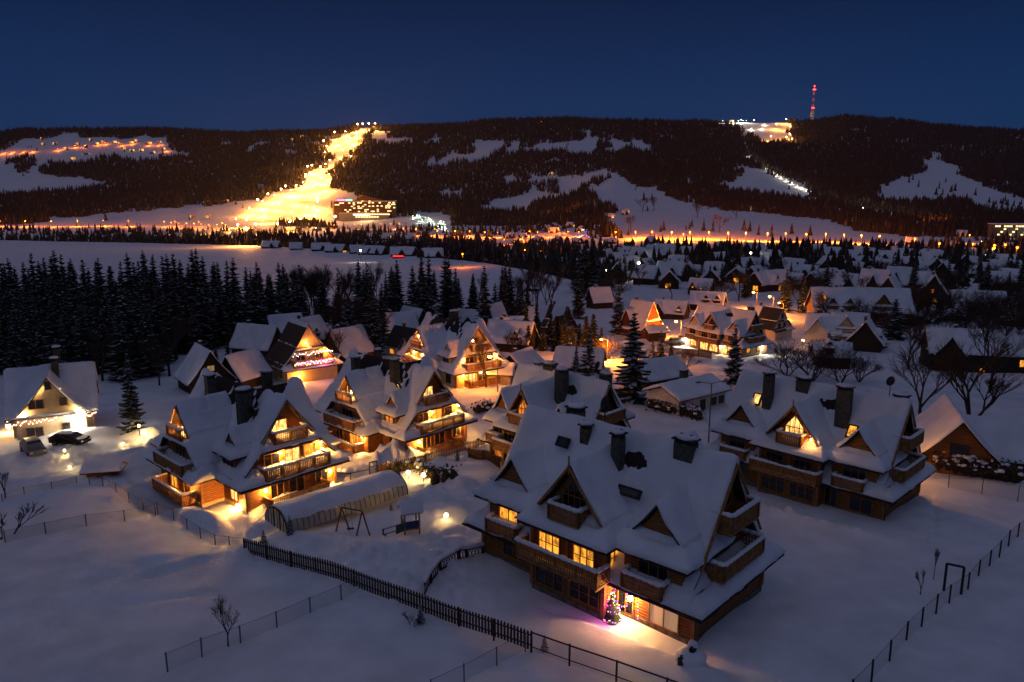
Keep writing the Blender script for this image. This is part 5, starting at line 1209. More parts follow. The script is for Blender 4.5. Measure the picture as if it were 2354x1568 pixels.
# bare deciduous trees
for lab, reg, a, b, h, p, fat in [('large bare tree with spreading fork in front of the brown timber house', 'w', 990, 980, 11, 0, 1.1), ('tallest bare tree right of the brown timber gable', 'w', 1510, 1180, 13, 1, 1.15), ('bare tree at the right edge behind the brown timber house', 'w', 1740, 640, 12, 0, 1.1), ('spreading bare shrub tree left of the garden shed', 'r', 260, 1090, 7, 2, 1.2), ('spreading bare shrub tree before the garden shed', 'r', 480, 1130, 7, 3, 1.2),
        ('spreading bare shrub tree right of the garden shed', 'r', 730, 1150, 7.5, 2, 1.1), ('low bare bush beyond the right chalet ridge', 'r', 900, 1130, 5, 3, 1.2), ('bare tree in the dark garden right of the snow path', 'r', 1330, 1020, 9, 1, 1), ('small bare fruit tree in the snow before the guest house', 'm', 1440, 920, 4, 2, 1.1), ('bare tree lit orange beside the lower street lamp', 'm', 810, 850, 4.5, 3, 1.2),
        ('left bare roadside tree beside the garage', 'c', 1760, 1180, 8, 1, .7), ('bare twiggy tree in front of the house with a snowy slope', 'c', 545, 1050, 8, 0, 1), ('bare twiggy tree over the low shed roof', 'c', 470, 1010, 7, 1, 1), ('twin bare tree standing right of the garage', 'c', 1970, 1050, 8, 1, .8), ('second twin bare tree right of the garage', 'c', 2030, 1040, 7, 0, .8), ('bare tree before the lit dark cottage wall', 'c', 1200, 1000, 7, 0, 1),
        ('brushy bare tree in the wood corner by the dark-gabled house', 'l', 1360, 1200, 10, 1, 1), ('brushy bare tree behind the driveway lamp', 'l', 1280, 1270, 8, 0, 1), ('bare tree top left of the dark wood edge', 'l', 790, 1180, 9, 0, 1), ('bare dark tree beside the white-gabled house', 'r', 1500, 560, 8, 1, 1), ('bare tree before the long low timber house', 'r', 1960, 960, 10, 0, 1), ('bare tree at the right end of the long low timber house', 'r', 2150, 1010, 11, 1, 1),
        ('lone bare tree on the wire fence of the near field', 'T', 262, 540, 3.4, 0, .8)]:
    x, y = Gq(reg, a, b); plant('bare_tree', BT[p], x, y, h, lab, fat=fat)
for lab, reg, a, b, h, p, fat in [('dense bare bush at the left edge of the near field', 'N', 60, 520, 2.6, 0, 1.5), ('thin bare shrub at the far left behind the fence', 'N', 40, 240, 2.6, 1, 1), ('slim sapling before the right-hand fence', 'S', 915, 860, 2.4, 1, .5), ('forked sapling left of the goal-like frame', 'S', 826, 965, 1.8, 1, .9), ('dry twigs poking from the snow at the picket fence', 'T', 1420, 420, 1.0, 0, 1.2), ('leafless shrub by the lychgate shelter', 'm', 1100, 640, 4.5, 0, 1.3), ('bush with orange light behind the silver people carrier', 'F', 830, 1190, 1.6, 0, 1.6)]:
    x, y = Gq(reg, a, b); plant('bare_shrub', BS[p], x, y, h, lab, cat='shrub', fat=fat)
random.seed(13)
for i in range(34):
    u, v = Q('c', random.choice([random.uniform(120, 680), random.uniform(300, 900), random.uniform(1560, 2300)]), random.uniform(520, 610)); x, y = G(u, v - random.uniform(0, 12))
    plant('bare_tree', BT[i % 2], x, y, random.uniform(10, 14), 'bare birch-like tree along the lower meadow edge', 'bare trees along the lower meadow edge', fat=.8)

# covered shrub, hedges with snow pillows
x, y = Gq('A', 1318, 1455); m = MB(); t = thing('covered_shrub', 'snow-buried shrub casting a shadow in the lamp-lit snow', 'shrub', (x, y, gz(x, y, False)))
m.blob((0, 0, .25), .95, .8, .62, jit=.15, n=16, k=8); m.blob((.12, .1, .95), .30, .26, .42, jit=.3, n=10, k=6); m.build('snow', SNOW, t, smooth=True)
m = MB(); m.blob((-.62, -.42, .30), .28, .2, .34, jit=.8); m.blob((.05, -.16, .82), .22, .2, .26, jit=.8); m.build('foliage', SPR, t)
def hedge(label, pts, h, w, green=SPR, snow=.6, n_=420, kind='hedge', leaf=.12):
    t = thing(kind, label, 'hedge', (*pts[0], gz(*pts[0], False))); b0 = Vector(t.location); f = MB(); s = MB(); P = path3(pts, .25)
    for k in range(int(n_ * len(P) / 30.)):
        i = random.randrange(len(P)); x, y = P[i]; z = gz(x, y, False); d = Vector((random.gauss(0, w * .45), random.gauss(0, w * .45), 0)); zz = random.random() ** .7 * h
        c = Vector((x, y, z + zz)) + d - b0; a = Vector((random.uniform(-1, 1), random.uniform(-1, 1), random.uniform(-1, 1))).normalized(); b = a.orthogonal().normalized(); q = leaf * random.uniform(.6, 1.6)
        f.add([c - a * q, c + b * q, c + a * q, c - b * q], [(0, 1, 2, 3)])
        if random.random() < snow * .16 and zz > h * .45: s.blob(c + Vector((0, 0, .05)), q * 1.7 * random.uniform(.6, 1.3), q * 1.7, q * .9, n=7, k=4, jit=.3)
    core = MB()
    for (x, y) in path3(pts, .8): core.blob(Vector((x, y, gz(x, y, False) + h * .42)) - b0, w * .5, w * .5, h * .42, n=8, k=5, jit=.3)
    core.build('branches', BARK, t, smooth=False); f.build('foliage', green, t)
    if s.v: s.build('snow', SNOW, t, smooth=True)
    return t
HED = mat('hedge_green', (.06, .065, .02), .8, noise=(3, (.09, .07, .025)))
hedge('lamp-lit green hedge with snow along the yard behind the greenhouse', GP('P', [(1190, 290), (1330, 280), (1500, 300), (1620, 330)]), 1.1, 1.1, HED)
hedge('yellowish climbing shrub over the barred gate, lit from below', GP('P', [(1640, 440), (1730, 450), (1800, 450)]), 1.9, .9, HED, snow=.15)
hedge('snow-pillowed clipped hedge between the rear and right chalets', GP('C', [(2430, 510), (2560, 545), (2680, 560), (2750, 590)]), 1.5, 1.3, TWIG, snow=1.0, n_=700)
hedge('long dark hedge with snow pillows along the lamp-lit road', GP('E', [(1950, 930), (2060, 950), (2200, 965), (2340, 985), (2500, 1010), (2700, 1040)]), 2.2, 1.4, TWIG, snow=1.0, n_=900)
hedge('brown twiggy hedge between middle chalet and guest house yard', GP('C', [(1250, 540), (1330, 520)]), 1.3, 1.3, TWIG, snow=1.0)
hedge('snow-laden bushes behind the long white hall', GP('m', [(1560, 1180), (1680, 1120), (1760, 1090)]), 1.2, 1.2, SPR, snow=1.0)
hedge('dark snow-flecked shrubbery left of the long low timber house', GP('r', [(1380, 640), (1460, 620), (1600, 600), (1760, 590), (1880, 600)]), 2.6, 2.5, SPR, snow=.6, n_=900, leaf=.22)
hedge('snow-flecked garden shrubs before the pale two-gabled house', GP('r', [(480, 850), (640, 830), (820, 840)]), 1.5, 1.6, TWIG, snow=1.0, n_=600, leaf=.16)
hedge('snow-flecked tall hedge in the dark garden at the right edge', GP('r', [(2100, 620), (2230, 640), (2354, 650)]), 2.6, 2.2, SPR, snow=.6, n_=700, leaf=.2)

# wooden scaffold tower on the meadow edge
x, y = Gq('m', 200, 440); t = thing('wooden_mast', 'skeletal wooden tower on the meadow edge behind the snowy roofs', 'tower', (x, y, gz(x, y, False)))
for i, (a, b) in enumerate(((-1, -1), (1, -1), (1, 1), (-1, 1))): m = MB(); m.tube((a * 1.4, b * 1.4, 0), (a * .5, b * .5, 12), .14, n=4); m.build('leg', WOODD, t)
m = MB(); m.box(-2.2, 2.2, -.6, .6, 5.0, 5.6); m.box(-.9, .9, -.9, .9, 9.5, 9.7); m.build('platform', WOODD, t)

# ------------------------------------------------------------------ far woods, meadows and lit slopes
def poly(reg, pts): return np.array([Q(reg, a, b) for a, b in pts])
def inpoly(P, u, v):
    r = np.zeros(u.shape, bool); n = len(P); j = n - 1
    for i in range(n):
        xi, yi = P[i]; xj, yj = P[j]
        c = ((yi > v) != (yj > v)) & (u < (xj - xi) * (v - yi) / (yj - yi + 1e-9) + xi); r ^= c; j = i
    return r
SKI = poly('2', [(1150, 180), (1290, 180), (1280, 210), (1200, 260), (1240, 340), (1150, 370), (1140, 440), (1080, 480), (990, 500), (930, 545), (905, 560), (915, 640), (910, 740), (840, 790), (760, 800), (790, 880), (780, 1050), (480, 1060), (380, 1110), (100, 1110), (0, 1040), (60, 980), (200, 900), (330, 830), (480, 770), (600, 740), (690, 670), (710, 590), (860, 545), (880, 490), (960, 480), (920, 420), (880, 300), (960, 270), (1060, 230)])
OPEN = [SKI,
    poly('1', [(-600, 440), (0, 380), (200, 300), (520, 270), (650, 230), (700, 280), (900, 280), (1150, 290), (1290, 265), (1490, 290), (1540, 400), (1760, 460), (1500, 470), (1250, 490), (1100, 470), (950, 470), (820, 500), (650, 520), (400, 520), (390, 600), (560, 640), (850, 640), (1010, 710), (780, 730), (420, 770), (230, 790), (-600, 800)]),
    poly('1', [(2160, 420), (2316, 340), (2330, 400), (2180, 425)]), poly('2', [(80, 410), (300, 310), (340, 330), (200, 400)]), poly('2', [(550, 370), (730, 295), (720, 310), (560, 385)]),
    poly('2', [(910, 740), (1180, 800), (1150, 860), (950, 900), (950, 1100), (780, 1100), (760, 800)]),
    poly('1', [(450, 1000), (720, 1000), (1200, 950), (1600, 910), (1850, 900), (2320, 840), (2700, 900), (2500, 1200), (-600, 1200), (-600, 1070), (440, 1060)]),
    poly('2', [(940, 1000), (1800, 1000), (2100, 1110), (2316, 1160), (2316, 1200), (940, 1200)]),
    poly('2', [(1640, 960), (1930, 960), (2080, 1110), (1750, 1050)]),
    poly('2', [(1290, 220), (1430, 225), (1440, 285), (1660, 290), (1650, 325), (1400, 330), (1300, 290)]), poly('2', [(1720, 325), (1930, 285), (1900, 370), (1850, 340)]), poly('2', [(1860, 520), (2000, 430), (2316, 425), (2316, 500), (2100, 480), (1900, 550)]), poly('2', [(1820, 780), (2100, 740), (2110, 790), (1900, 810)]),
    poly('3', [(0, 360), (110, 360), (150, 245), (330, 250), (300, 330), (220, 410), (80, 420), (0, 390)]), poly('3', [(420, 330), (640, 290), (800, 260), (1060, 225), (1070, 260), (1030, 320), (1030, 370), (850, 370), (760, 340), (600, 340), (480, 340)]),
    poly('3', [(1100, 330), (1190, 230), (1240, 270), (1420, 260), (1460, 340), (1300, 330), (1180, 350)]), poly('3', [(640, 410), (750, 390), (740, 425), (650, 430)]),
    poly('3', [(510, 510), (640, 540), (760, 530), (900, 530), (1080, 470), (1180, 500), (1300, 560), (1380, 620), (1500, 620), (1600, 680), (1750, 740), (2354, 830), (2354, 1040), (1340, 1040), (1200, 980), (1100, 900), (1100, 870), (1240, 800), (1060, 760), (930, 770), (1060, 680), (940, 640), (880, 680), (640, 720), (480, 800), (330, 830), (170, 800), (160, 770), (420, 690), (550, 660), (540, 590)]),
    poly('4', [(0, 800), (150, 760), (210, 700), (120, 660), (240, 650), (330, 680), (520, 760), (640, 830), (900, 920), (700, 930), (540, 910), (420, 880), (300, 870), (150, 850)]),
    poly('4', [(0, 310), (220, 310), (540, 310), (575, 340), (590, 430), (580, 470), (500, 480), (360, 500), (260, 430), (210, 370), (80, 335), (0, 330)]),
    poly('4', [(1230, 880), (1350, 780), (1560, 700), (1610, 690), (1540, 630), (1700, 600), (1830, 660), (1900, 740), (2030, 790), (2120, 830), (2500, 960), (2500, 1000), (2200, 1030), (1980, 990), (1900, 920), (1700, 930), (1560, 940), (1380, 930), (1240, 900)]),
    poly('4', [(0, 970), (300, 1010), (500, 1030), (750, 1050), (900, 1090), (1080, 1110), (1050, 1160), (1500, 1200), (1500, 1290), (0, 1270)]),
    poly('4', [(900, 935), (1180, 985), (1500, 1040), (1650, 1062), (1500, 1075), (1250, 1040), (1000, 980)])]
CLUMP = [poly('3', [(560, 590), (790, 570), (780, 650), (600, 650)]), poly('3', [(910, 640), (1080, 600), (1120, 550), (1020, 560)]), poly('3', [(700, 700), (950, 650), (1070, 690), (1070, 760), (900, 790), (720, 760)]), poly('1', [(60, 470), (300, 440), (290, 600), (150, 600), (200, 520), (60, 510)]), poly('4', [(60, 860), (300, 880), (900, 940), (1100, 1000), (1500, 1100), (1450, 1160), (1050, 1140), (900, 1080), (700, 1020), (300, 990), (220, 960), (0, 950)])]
TRAIL = [Q('4', a, b) for a, b in [(225, 480), (262, 575), (335, 640), (425, 692), (505, 742), (620, 800), (720, 845), (850, 890), (1000, 940), (1180, 985), (1330, 1012), (1500, 1042), (1650, 1062)]]
def dtrail(u, v):
    d = np.full(u.shape, 1e9)
    for (x0, y0), (x1, y1) in zip(TRAIL[:-1], TRAIL[1:]):
        L2 = (x1 - x0) ** 2 + (y1 - y0) ** 2; t_ = np.clip(((u - x0) * (x1 - x0) + (v - y0) * (y1 - y0)) / L2, 0, 1)
        d = np.minimum(d, np.hypot(u - x0 - t_ * (x1 - x0), v - y0 - t_ * (y1 - y0)))
    return d
def proj(x, y, z):
    dz = z - HC; zc = y * math.cos(TH) - dz * math.sin(TH); yc = -y * math.sin(TH) - dz * math.cos(TH)
    return 1177 + F0 * x / zc, 784 + F0 * yc / zc
def openland(x, y, z):
    u, v = proj(x, y, z); o = np.zeros(u.shape, bool); d0 = dtrail(u, v)
    u = u + 26 * fbm(x / 45, y / 45, 14, 3); v = v + 9 * fbm(x / 45 + 50, y / 45, 15, 3)
    for P in OPEN: o |= inpoly(P, u, v)
    for P in CLUMP: o &= ~(inpoly(P, u, v) & (_h((x * 3).astype(int), (y * 3).astype(int), 4) < .75))
    o |= (fbm(x / 55., y / 90., 26, 4) > .44) & (u > 500) & (v > 300)
    o |= d0 < 2.0
    return o
FARSPR = mat('far_conifer', (.020, .019, .015), .95, noise=(.09, (.036, .034, .030), .5, .62)); FARSN = mat('far_tree_snow', (.13, .12, .12), .9)
def wood(name, label, x, y, z, hmin=9, hmax=17, rad=.2, spr=FARSPR, sides=5, snowf=.11, tiers=((.02, .72, 1.0), (.45, 1.0, .55))):
    n = len(x); rg = np.random.default_rng(5); h = rg.uniform(hmin, hmax, n); r = h * rad * rg.uniform(.75, 1.2, n)
    Vs, Fs, mi = [], [], []; base = 0
    for t0, t1, rr in tiers:
        a = rg.random(n) * 6.28; ang = a[:, None] + np.arange(sides)[None] * 2 * math.pi / sides
        rj = r[:, None] * rr * rg.uniform(.7, 1.25, (n, sides))
        ring = np.stack([x[:, None] + rj * np.cos(ang), y[:, None] + rj * np.sin(ang), (z + h * t0)[:, None] + rj * rg.uniform(-.25, .25, (n, sides))], -1)
        apex = np.stack([x + r * rg.uniform(-.05, .05, n), y, z + h * t1], -1)[:, None]
        V_ = np.concatenate([ring, apex], 1).reshape(-1, 3); b = base + np.arange(n)[:, None] * (sides + 1)
        i = np.arange(sides)[None]; T3 = np.stack([b + i, b + (i + 1) % sides, np.broadcast_to(b + sides, (n, sides))], -1).reshape(-1, 3)
        Vs.append(V_); Fs.append(T3); mi.append((rg.random(len(T3)) < snowf).astype(int)); base += len(V_)
    o = mkfast(name, np.concatenate(Vs), np.concatenate(Fs), [spr, FARSN], np.concatenate(mi), smooth=False); tag(o, label, 'woodland', None, 'stuff'); return o
rg = np.random.default_rng(21)
# hill forest
N0 = 150000
yy_ = rg.uniform(1020, 2680, N0 * 2); xx_ = rg.uniform(-1.02, 1.02, N0 * 2) * yy_ * .75
u_ = 1177 + F0 * xx_ / yy_; keep = (yy_ > np.interp(u_, [0, 1150, 1400, 2354], [1480, 1480, 1020, 1020])) & (rg.random(N0 * 2) < np.clip(yy_ / 2700, .5, 1) * .70)
xx_, yy_ = xx_[keep], yy_[keep]; zz_ = terrain(xx_, yy_, False); op = openland(xx_, yy_, zz_)
lone = rg.random(len(xx_)) < .006
lone &= ~inpoly(SKI, *proj(xx_, yy_, zz_)) & ~inpoly(OPEN[19], *proj(xx_, yy_, zz_))
k = ~op | (lone & (fbm(xx_ / 60, yy_ / 60, 3, 2) > .05))
wood('hillside_forest', 'dark conifer forest covering the ski hills', xx_[k], yy_[k], zz_[k] - .5, 8, 19, .22, sides=4, snowf=.06)
# ------------------------------------------------------------------ far houses
def mini(label, u, v, rot, L=11, W_=8, h=2.8, ha=8.5, wall=DARKW, lit=0, pane=None, bay=True, group='snow-roofed houses of the far village', sc=1.0, dz=0):
    x, y = G(u, v); pn = pane or LITW; k = y / 420.; ws = 1.3 + k * .9
    wl = []
    rgl = random.Random(int(u * 7 + v * 13))
    for i in range(lit): wl.append(rgl.choice([(0, rgl.uniform(-.4, .4) * L, .8, ws, ws * .9, pn), (1, rgl.uniform(-.3, .3) * W_, .8, ws, ws * .9, pn), (3, rgl.uniform(-.3, .3) * W_, .8, ws, ws * .9, pn), (0, rgl.uniform(-.4, .4) * L, .6, ws, ws, LIT)]))
    t = house(label, u, v, rot, L=L, W_=W_, h=h, ha=ha, wall=wall, res=.9, T=.5, chim=1 if L > 10 else 0, lit=wl, bay=(L * .18, W_ * .27, ha - 1, -1) if bay else None, group=group, sc=sc, name='village_house', dz=dz)
    return t
FV = [('c', 40, 65, -10, 14), ('c', 240, 78, 10, 8), ('c', 440, 88, 5, 12), ('c', 560, 98, -25, 14), ('c', 725, 110, 20, 8), ('c', 810, 118, 5, 10), ('c', 905, 118, -30, 9), ('c', 1065, 132, 8, 9), ('c', 1150, 128, -35, 8), ('c', 1280, 140, 60, 8), ('c', 1345, 145, 10, 10), ('c', 1430, 150, -20, 9),
      ('c', 1700, 170, 5, 12), ('c', 1810, 172, -15, 12), ('c', 1885, 188, 50, 8), ('c', 1990, 188, -15, 11), ('c', 2060, 190, 10, 11), ('c', 2140, 195, 0, 6), ('c', 2215, 200, 45, 8), ('c', 2320, 215, 5, 12)]
hue = ['warm-windowed', 'dark', 'yellow-lit', 'unlit', 'low', 'steep', 'broad', 'narrow']
for i, (rg_, a, b, rot, L) in enumerate(FV):
    u, v = Q(rg_, a, b)
    lab = 'snow-roofed house, number %s from the left in the row behind the meadow crest' % ['one', 'two', 'three', 'four', 'five', 'six', 'seven', 'eight', 'nine', 'ten', 'eleven', 'twelve', 'thirteen', 'fourteen', 'fifteen', 'sixteen', 'seventeen', 'eighteen', 'nineteen', 'twenty'][i]
    mini(lab, u, v, rot + random.uniform(-4, 4), L=L + 2, W_=8, ha=8, lit=[1, 0, 1, 2, 0, 2, 1, 0, 0, 0, 2, 1, 0, 0, 0, 3, 1, 0, 0, 2][i], pane=LIT, bay=L > 8, dz=-1.6)
VL = [(60, 560, 0), (160, 640, 1), (270, 650, 1), (700, 400, 2), (900, 300, 0), (1000, 330, 1), (1040, 120, 1), (620, 220, 1), (700, 240, 0), (860, 340, 1), (1230, 360, 2), (1340, 440, 1), (1500, 260, 2), (1740, 215, 0), (1530, 470, 2), (1460, 640, 1), (1570, 640, 0), (2120, 640, 0), (600, 460, 2), (760, 600, 2), (470, 620, 1), (540, 300, 0), (940, 400, 1), (1100, 460, 1), (1200, 760, 2), (1040, 640, 1), (1640, 790, 1), (1800, 800, 1), (1480, 770, 1), (1400, 900, 0), (1490, 950, 2), (1700, 890, 0), (1790, 960, 1), (1960, 900, 1), (2150, 900, 1), (2110, 960, 0), (700, 480, 1), (1130, 640, 0), (1810, 700, 0), (2300, 880, 1), (240, 560, 1)]
for a, b, lt in VL:
    u, v = ((1900 + a / 3.923) * .613, (750 + b / 3.923) * .613)
    mini('small snow-roofed house among the far village lights', u, v + 1, random.choice([-30, 0, 40, 60, -60, 15]) + random.uniform(-8, 8), L=random.uniform(9, 14), W_=random.uniform(7, 9), ha=random.uniform(7, 9), lit=lt + (1 if random.random() < .5 else 0), bay=random.random() < .6)
for a, b, lt in [(60, 1340, 1), (280, 1350, 2), (330, 1340, 0), (420, 1400, 0), (600, 1480, 1), (900, 1460, 0), (1300, 1400, 1), (1070, 1400, 1), (880, 1010, 0), (270, 990, 1), (440, 1000, 0), (860, 950, 2), (660, 920, 0), (1320, 1470, 0), (1900, 1440, 1), (2200, 1480, 1), (1780, 1170, 0), (1560, 1120, 4), (2050, 1180, 2), (1880, 1190, 2), (1700, 1060, 2), (1500, 1250, 1), (2250, 1290, 1), (800, 1340, 0), (1150, 1340, 1), (1650, 1380, 0), (2050, 1390, 0)]:
    u, v = Q('4', a, b); mini('small snow-roofed house in the dark far right of the valley', u, v + 1, random.uniform(-60, 60), L=random.uniform(9, 13), W_=8, ha=random.uniform(7, 9), lit=lt, bay=random.random() < .5, group='snow-roofed houses in the far right valley')
random.seed(77); HP = []
for i in range(400):
    if len(HP) >= 58: break
    u = random.uniform(1340, 2345); v = random.uniform(583, 668)
    if u < 1460 and v > 625: continue
    x, y = G(u, v)
    if any(abs(u - a) < 26 and abs(v - b) < 9 for a, b in HP): continue
    HP.append((u, v)); mini('small snow-roofed house among the dark trees of the far valley', u, v, random.choice([-35, -10, 20, 50, 75]) + random.uniform(-8, 8), L=random.uniform(8, 12), W_=random.uniform(6.5, 8), ha=random.uniform(6.5, 8.5), lit=random.choice([0, 0, 1, 1, 2]), bay=random.random() < .6, group='snow-roofed houses among the far valley trees', pane=LIT)
for reg, L_, lab, grp in [('2', [(1100, 1150), (1440, 1190), (1500, 1180), (1650, 1190), (1630, 1215), (540, 1130), (700, 1140), (260, 1140), (50, 1150), (1190, 1300), (1400, 1210)], 'small snow-roofed house at the foot of the lit ski slope', 'houses at the foot of the ski slope'),
                         ('1', [(1850, 1170), (1900, 1160), (2050, 1180), (2120, 1190), (1500, 1180), (1620, 1190), (1890, 1010), (1740, 1008), (1870, 880), (1950, 870), (2045, 870)], 'small house in the orange dusk left of the ski slope', 'houses left of the ski slope'),
                         ('1', [(390, 350), (500, 345), (600, 390), (700, 350), (780, 370), (880, 345), (940, 330), (1040, 330), (1090, 345), (1190, 335), (1240, 320), (1345, 340), (1440, 330), (1130, 390), (1200, 405), (1280, 405), (1380, 425), (1480, 390), (780, 430), (820, 310), (660, 480), (890, 205), (945, 215), (1000, 212), (380, 300)], 'tiny hill house beside the lit road on the left hill', 'tiny houses on the left hill'),
                         ('2', [(570, 310), (660, 280), (700, 285), (810, 285), (1110, 270), (1180, 320), (1310, 200)], 'tiny hill house near the top of the lit ski slope', 'tiny houses at the ski slope top'),
                         ('3', [(705, 520), (1270, 810), (1160, 850), (2210, 780), (1790, 112), (1850, 115), (1930, 112), (2000, 115), (2080, 120), (2150, 112), (2250, 105), (2300, 100)], 'tiny house on the dark hill under the ridge', 'tiny houses on the dark hill')]:
    for i, (a, b) in enumerate(L_):
        u, v = Q(reg, a, b); mini(lab, u, v, random.uniform(-50, 50), L=random.uniform(9, 13), W_=8, ha=7.5, lit=random.choice([1, 2, 2, 3]), bay=False, group=grp, pane=LITW, wall=WOOD)

# ------------------------------------------------------------------ far lamps
def lampkit(nm, h, r, bulb, power, col, lr=1.0):
    t = bpy.data.objects.new(nm, None); m = MB(); m.tube((0, 0, -1), (0, 0, h), .14, .10, n=4); me = bpy.data.meshes.new('pole'); me.from_pydata(m.v, [], m.f); me.materials.append(GALV)
    m = MB(); m.blob((0, 0, h + r * .8), r, r, r * .8, n=6, k=4); m2 = bpy.data.meshes.new('lamp_head'); m2.from_pydata(m.v, [], m.f); m2.materials.append(bulb)
    return dict(nm=nm, me=me, m2=m2, h=h, power=power, col=col, r=r)
def putlamp(K, u, v, label, group, sc=1.0, power=None, dy=0):
    x, y = G(u, v, K['h']); y += dy; x += dy * x / y; z = gz(x, y, False)
    t = bpy.data.objects.new(K['nm'], None); COL.objects.link(t); t.location = (x, y, z); t['label'] = label; t['category'] = 'street lamp' if K['nm'] == 'street_lamp' else 'floodlight'; t['group'] = group; t.scale = (sc,) * 3
    for nm, me in (('pole', K['me']), ('lamp_head', K['m2'])): o = bpy.data.objects.new(nm, me); COL.objects.link(o); o.parent = t
    p = K['power'] if power is None else power
    if p and K['nm'] == 'street_lamp': p = round(p * min(1.4, max(.05, (y / 950.) ** 1.6)), -2)
    if p: light((0, 0, K['h'] - .3), p, K['col'], t, r=.8)
MB_O = mat('far_sodium', (.8, .5, .2), .4, (1, .21, .012), 6); MB_W = mat('far_white', (.8, .8, .8), .4, (1, .85, .65), 16); MB_G = mat('far_green', (.8, .8, .8), .4, (.75, 1, .7), 14); MB_Y = mat('ski_flood', (.8, .7, .5), .4, (1, .70, .30), 40); MB_R = mat('beacon_red', (.8, .1, .1), .4, (1, .02, .02), 20); MB_V = mat('violet_light', (.5, .1, .8), .4, (.6, .2, 1), 14)
SOD = (1, .18, .005)
KO = lampkit('street_lamp', 9, .85, MB_O, 70000, SOD); KM = lampkit('street_lamp', 7, .55, MB_O, 22000, SOD); KW = lampkit('street_lamp', 7, .6, MB_W, 4500, (1, .85, .65)); KF = lampkit('floodlight', 20, 1.7, MB_Y, 165000, (1, .34, .05)); KG = lampkit('street_lamp', 5, .7, MB_G, 1500, (.8, 1, .75)); KT = lampkit('floodlight', 5, .6, MB_W, 2200, (1, .85, .6))
for a, b in [(0, 1045), (230, 1045), (465, 1045), (700, 1043), (933, 1043), (1163, 1045)]: putlamp(KO, *Q('1', a, b), 'orange street lamp along the straight road left of the ski slope', 'street lamps on the left valley road', sc=1.2)
for a, b in [(1485, 1055), (1550, 1060), (1585, 1050), (1620, 1065), (1690, 1068), (1755, 1070), (1800, 1055), (1820, 1075), (1890, 1080), (1960, 1082), (2010, 1062), (2040, 1082)]: putlamp(KM, *Q('1', a, b), 'small orange lamp on the road leading to the ski slope', 'lamps on the road to the ski slope', sc=1.3)
for a, b in [(948, 1075), (1135, 1070), (1192, 1065), (1370, 1063), (1460, 1063), (1537, 1060), (1688, 1110), (1860, 1110), (1880, 1125), (2045, 1128), (2175, 1130), (2310, 1140)]: putlamp(KO, *Q('2', a, b), 'orange street lamp in front of the long lit hotel', 'street lamps in front of the hotel', power=26000)
for a, b in [(85, 950), (198, 960), (295, 960), (540, 950), (600, 960), (690, 955), (830, 955), (915, 955), (1195, 958), (890, 770), (30, 1130), (625, 1105), (505, 1095), (850, 800), (680, 810), (850, 885), (470, 1010), (345, 1010), (760, 930)]: putlamp(KM, *Q('3', a, b), 'orange street lamp among the far village houses', 'street lamps in the far village', power=20000)
for a, b in [(1345, 957), (1473, 957), (1620, 960), (1710, 975), (1760, 960), (1905, 962), (2052, 963), (2185, 965)]: putlamp(KO, *Q('3', a, b), 'orange street lamp over the glowing straight road', 'street lamps along the glowing road', power=150000)
for a, b in [(402, 1170), (540, 1172), (697, 1175), (845, 1175), (985, 1180), (1118, 1185), (1257, 1190), (1523, 1208)]: putlamp(KO, *Q('4', a, b), 'orange street lamp over the glowing straight road', 'street lamps along the glowing road', power=150000)
for a, b in [(1940, 1185), (1967, 1248), (2130, 1258), (2213, 1247), (2303, 1273), (1710, 1250), (1600, 1068), (1650, 1060), (1730, 1065)]: putlamp(KO, *Q('4', a, b), 'orange street lamp in the far right village', 'street lamps in the far right village', power=26000)
for reg, a, b in [('3', 1485, 1128), ('3', 847, 1140), ('3', 876, 1138), ('3', 2222, 1125), ('3', 1370, 1190), ('3', 1120, 1170), ('4', 2062, 1338), ('4', 2030, 1225), ('2', 780, 1100), ('2', 1187, 1310), ('3', 1020, 745)]: putlamp(KW, *Q(reg, a, b), 'white yard lamp in the valley', 'white yard lamps in the valley')
for a, b in [(590, 362), (680, 355), (770, 352), (880, 332), (950, 328), (1100, 338), (1190, 325), (1345, 338), (1440, 335), (200, 400), (100, 408), (20, 415), (290, 395), (520, 380), (1500, 388)]: putlamp(KM, *Q('1', a, b), 'tiny orange lamp on the road across the left hill', 'lamps on the left hill road', power=12000)
putlamp(KO, *Q('3', 628, 118), 'single orange light on the dark ridge', 'lights on the ridge', power=2000)
SK_ = [(1160, 172), (1207, 170), (1262, 168), (1318, 165), (952, 245), (1093, 297), (1150, 285), (855, 325), (1025, 405), (710, 557), (748, 547), (825, 560), (910, 500), (508, 735), (470, 765), (605, 730), (350, 808), (258, 860), (790, 720), (758, 745), (730, 620), (690, 650), (795, 850), (800, 875), (768, 930), (800, 965), (775, 1010), (60, 1000), (155, 1005), (75, 1050), (150, 1072), (235, 1040), (285, 1045), (545, 1025), (435, 1040), (318, 970),
       (960, 300), (1130, 345), (1100, 440), (1000, 460), (900, 600), (830, 640), (870, 700), (600, 820), (450, 870), (700, 900), (560, 940), (300, 920), (640, 1000), (1150, 230), (1060, 260), (1050, 215), (690, 600), (665, 675), (560, 745), (410, 790), (300, 845), (180, 905), (870, 510), (865, 400), (880, 350)]  # the last ones, up the left edge, are added to brighten the bordering forest
for i, (a, b) in enumerate(SK_): putlamp(KF, *Q('2', a, b), 'floodlight on a mast over the brightly lit ski slope', 'floodlights of the big ski slope', sc=1.15 if i < 27 else .8)
for i, (a, b) in enumerate([(545, 290), (575, 345), (572, 405), (547, 425), (590, 440), (470, 330), (430, 420)]): putlamp(KF, *Q('4', a, b), 'floodlight on the small ski slope below the ridge mast', 'floodlights of the small ski slope', sc=.8, power=120000)
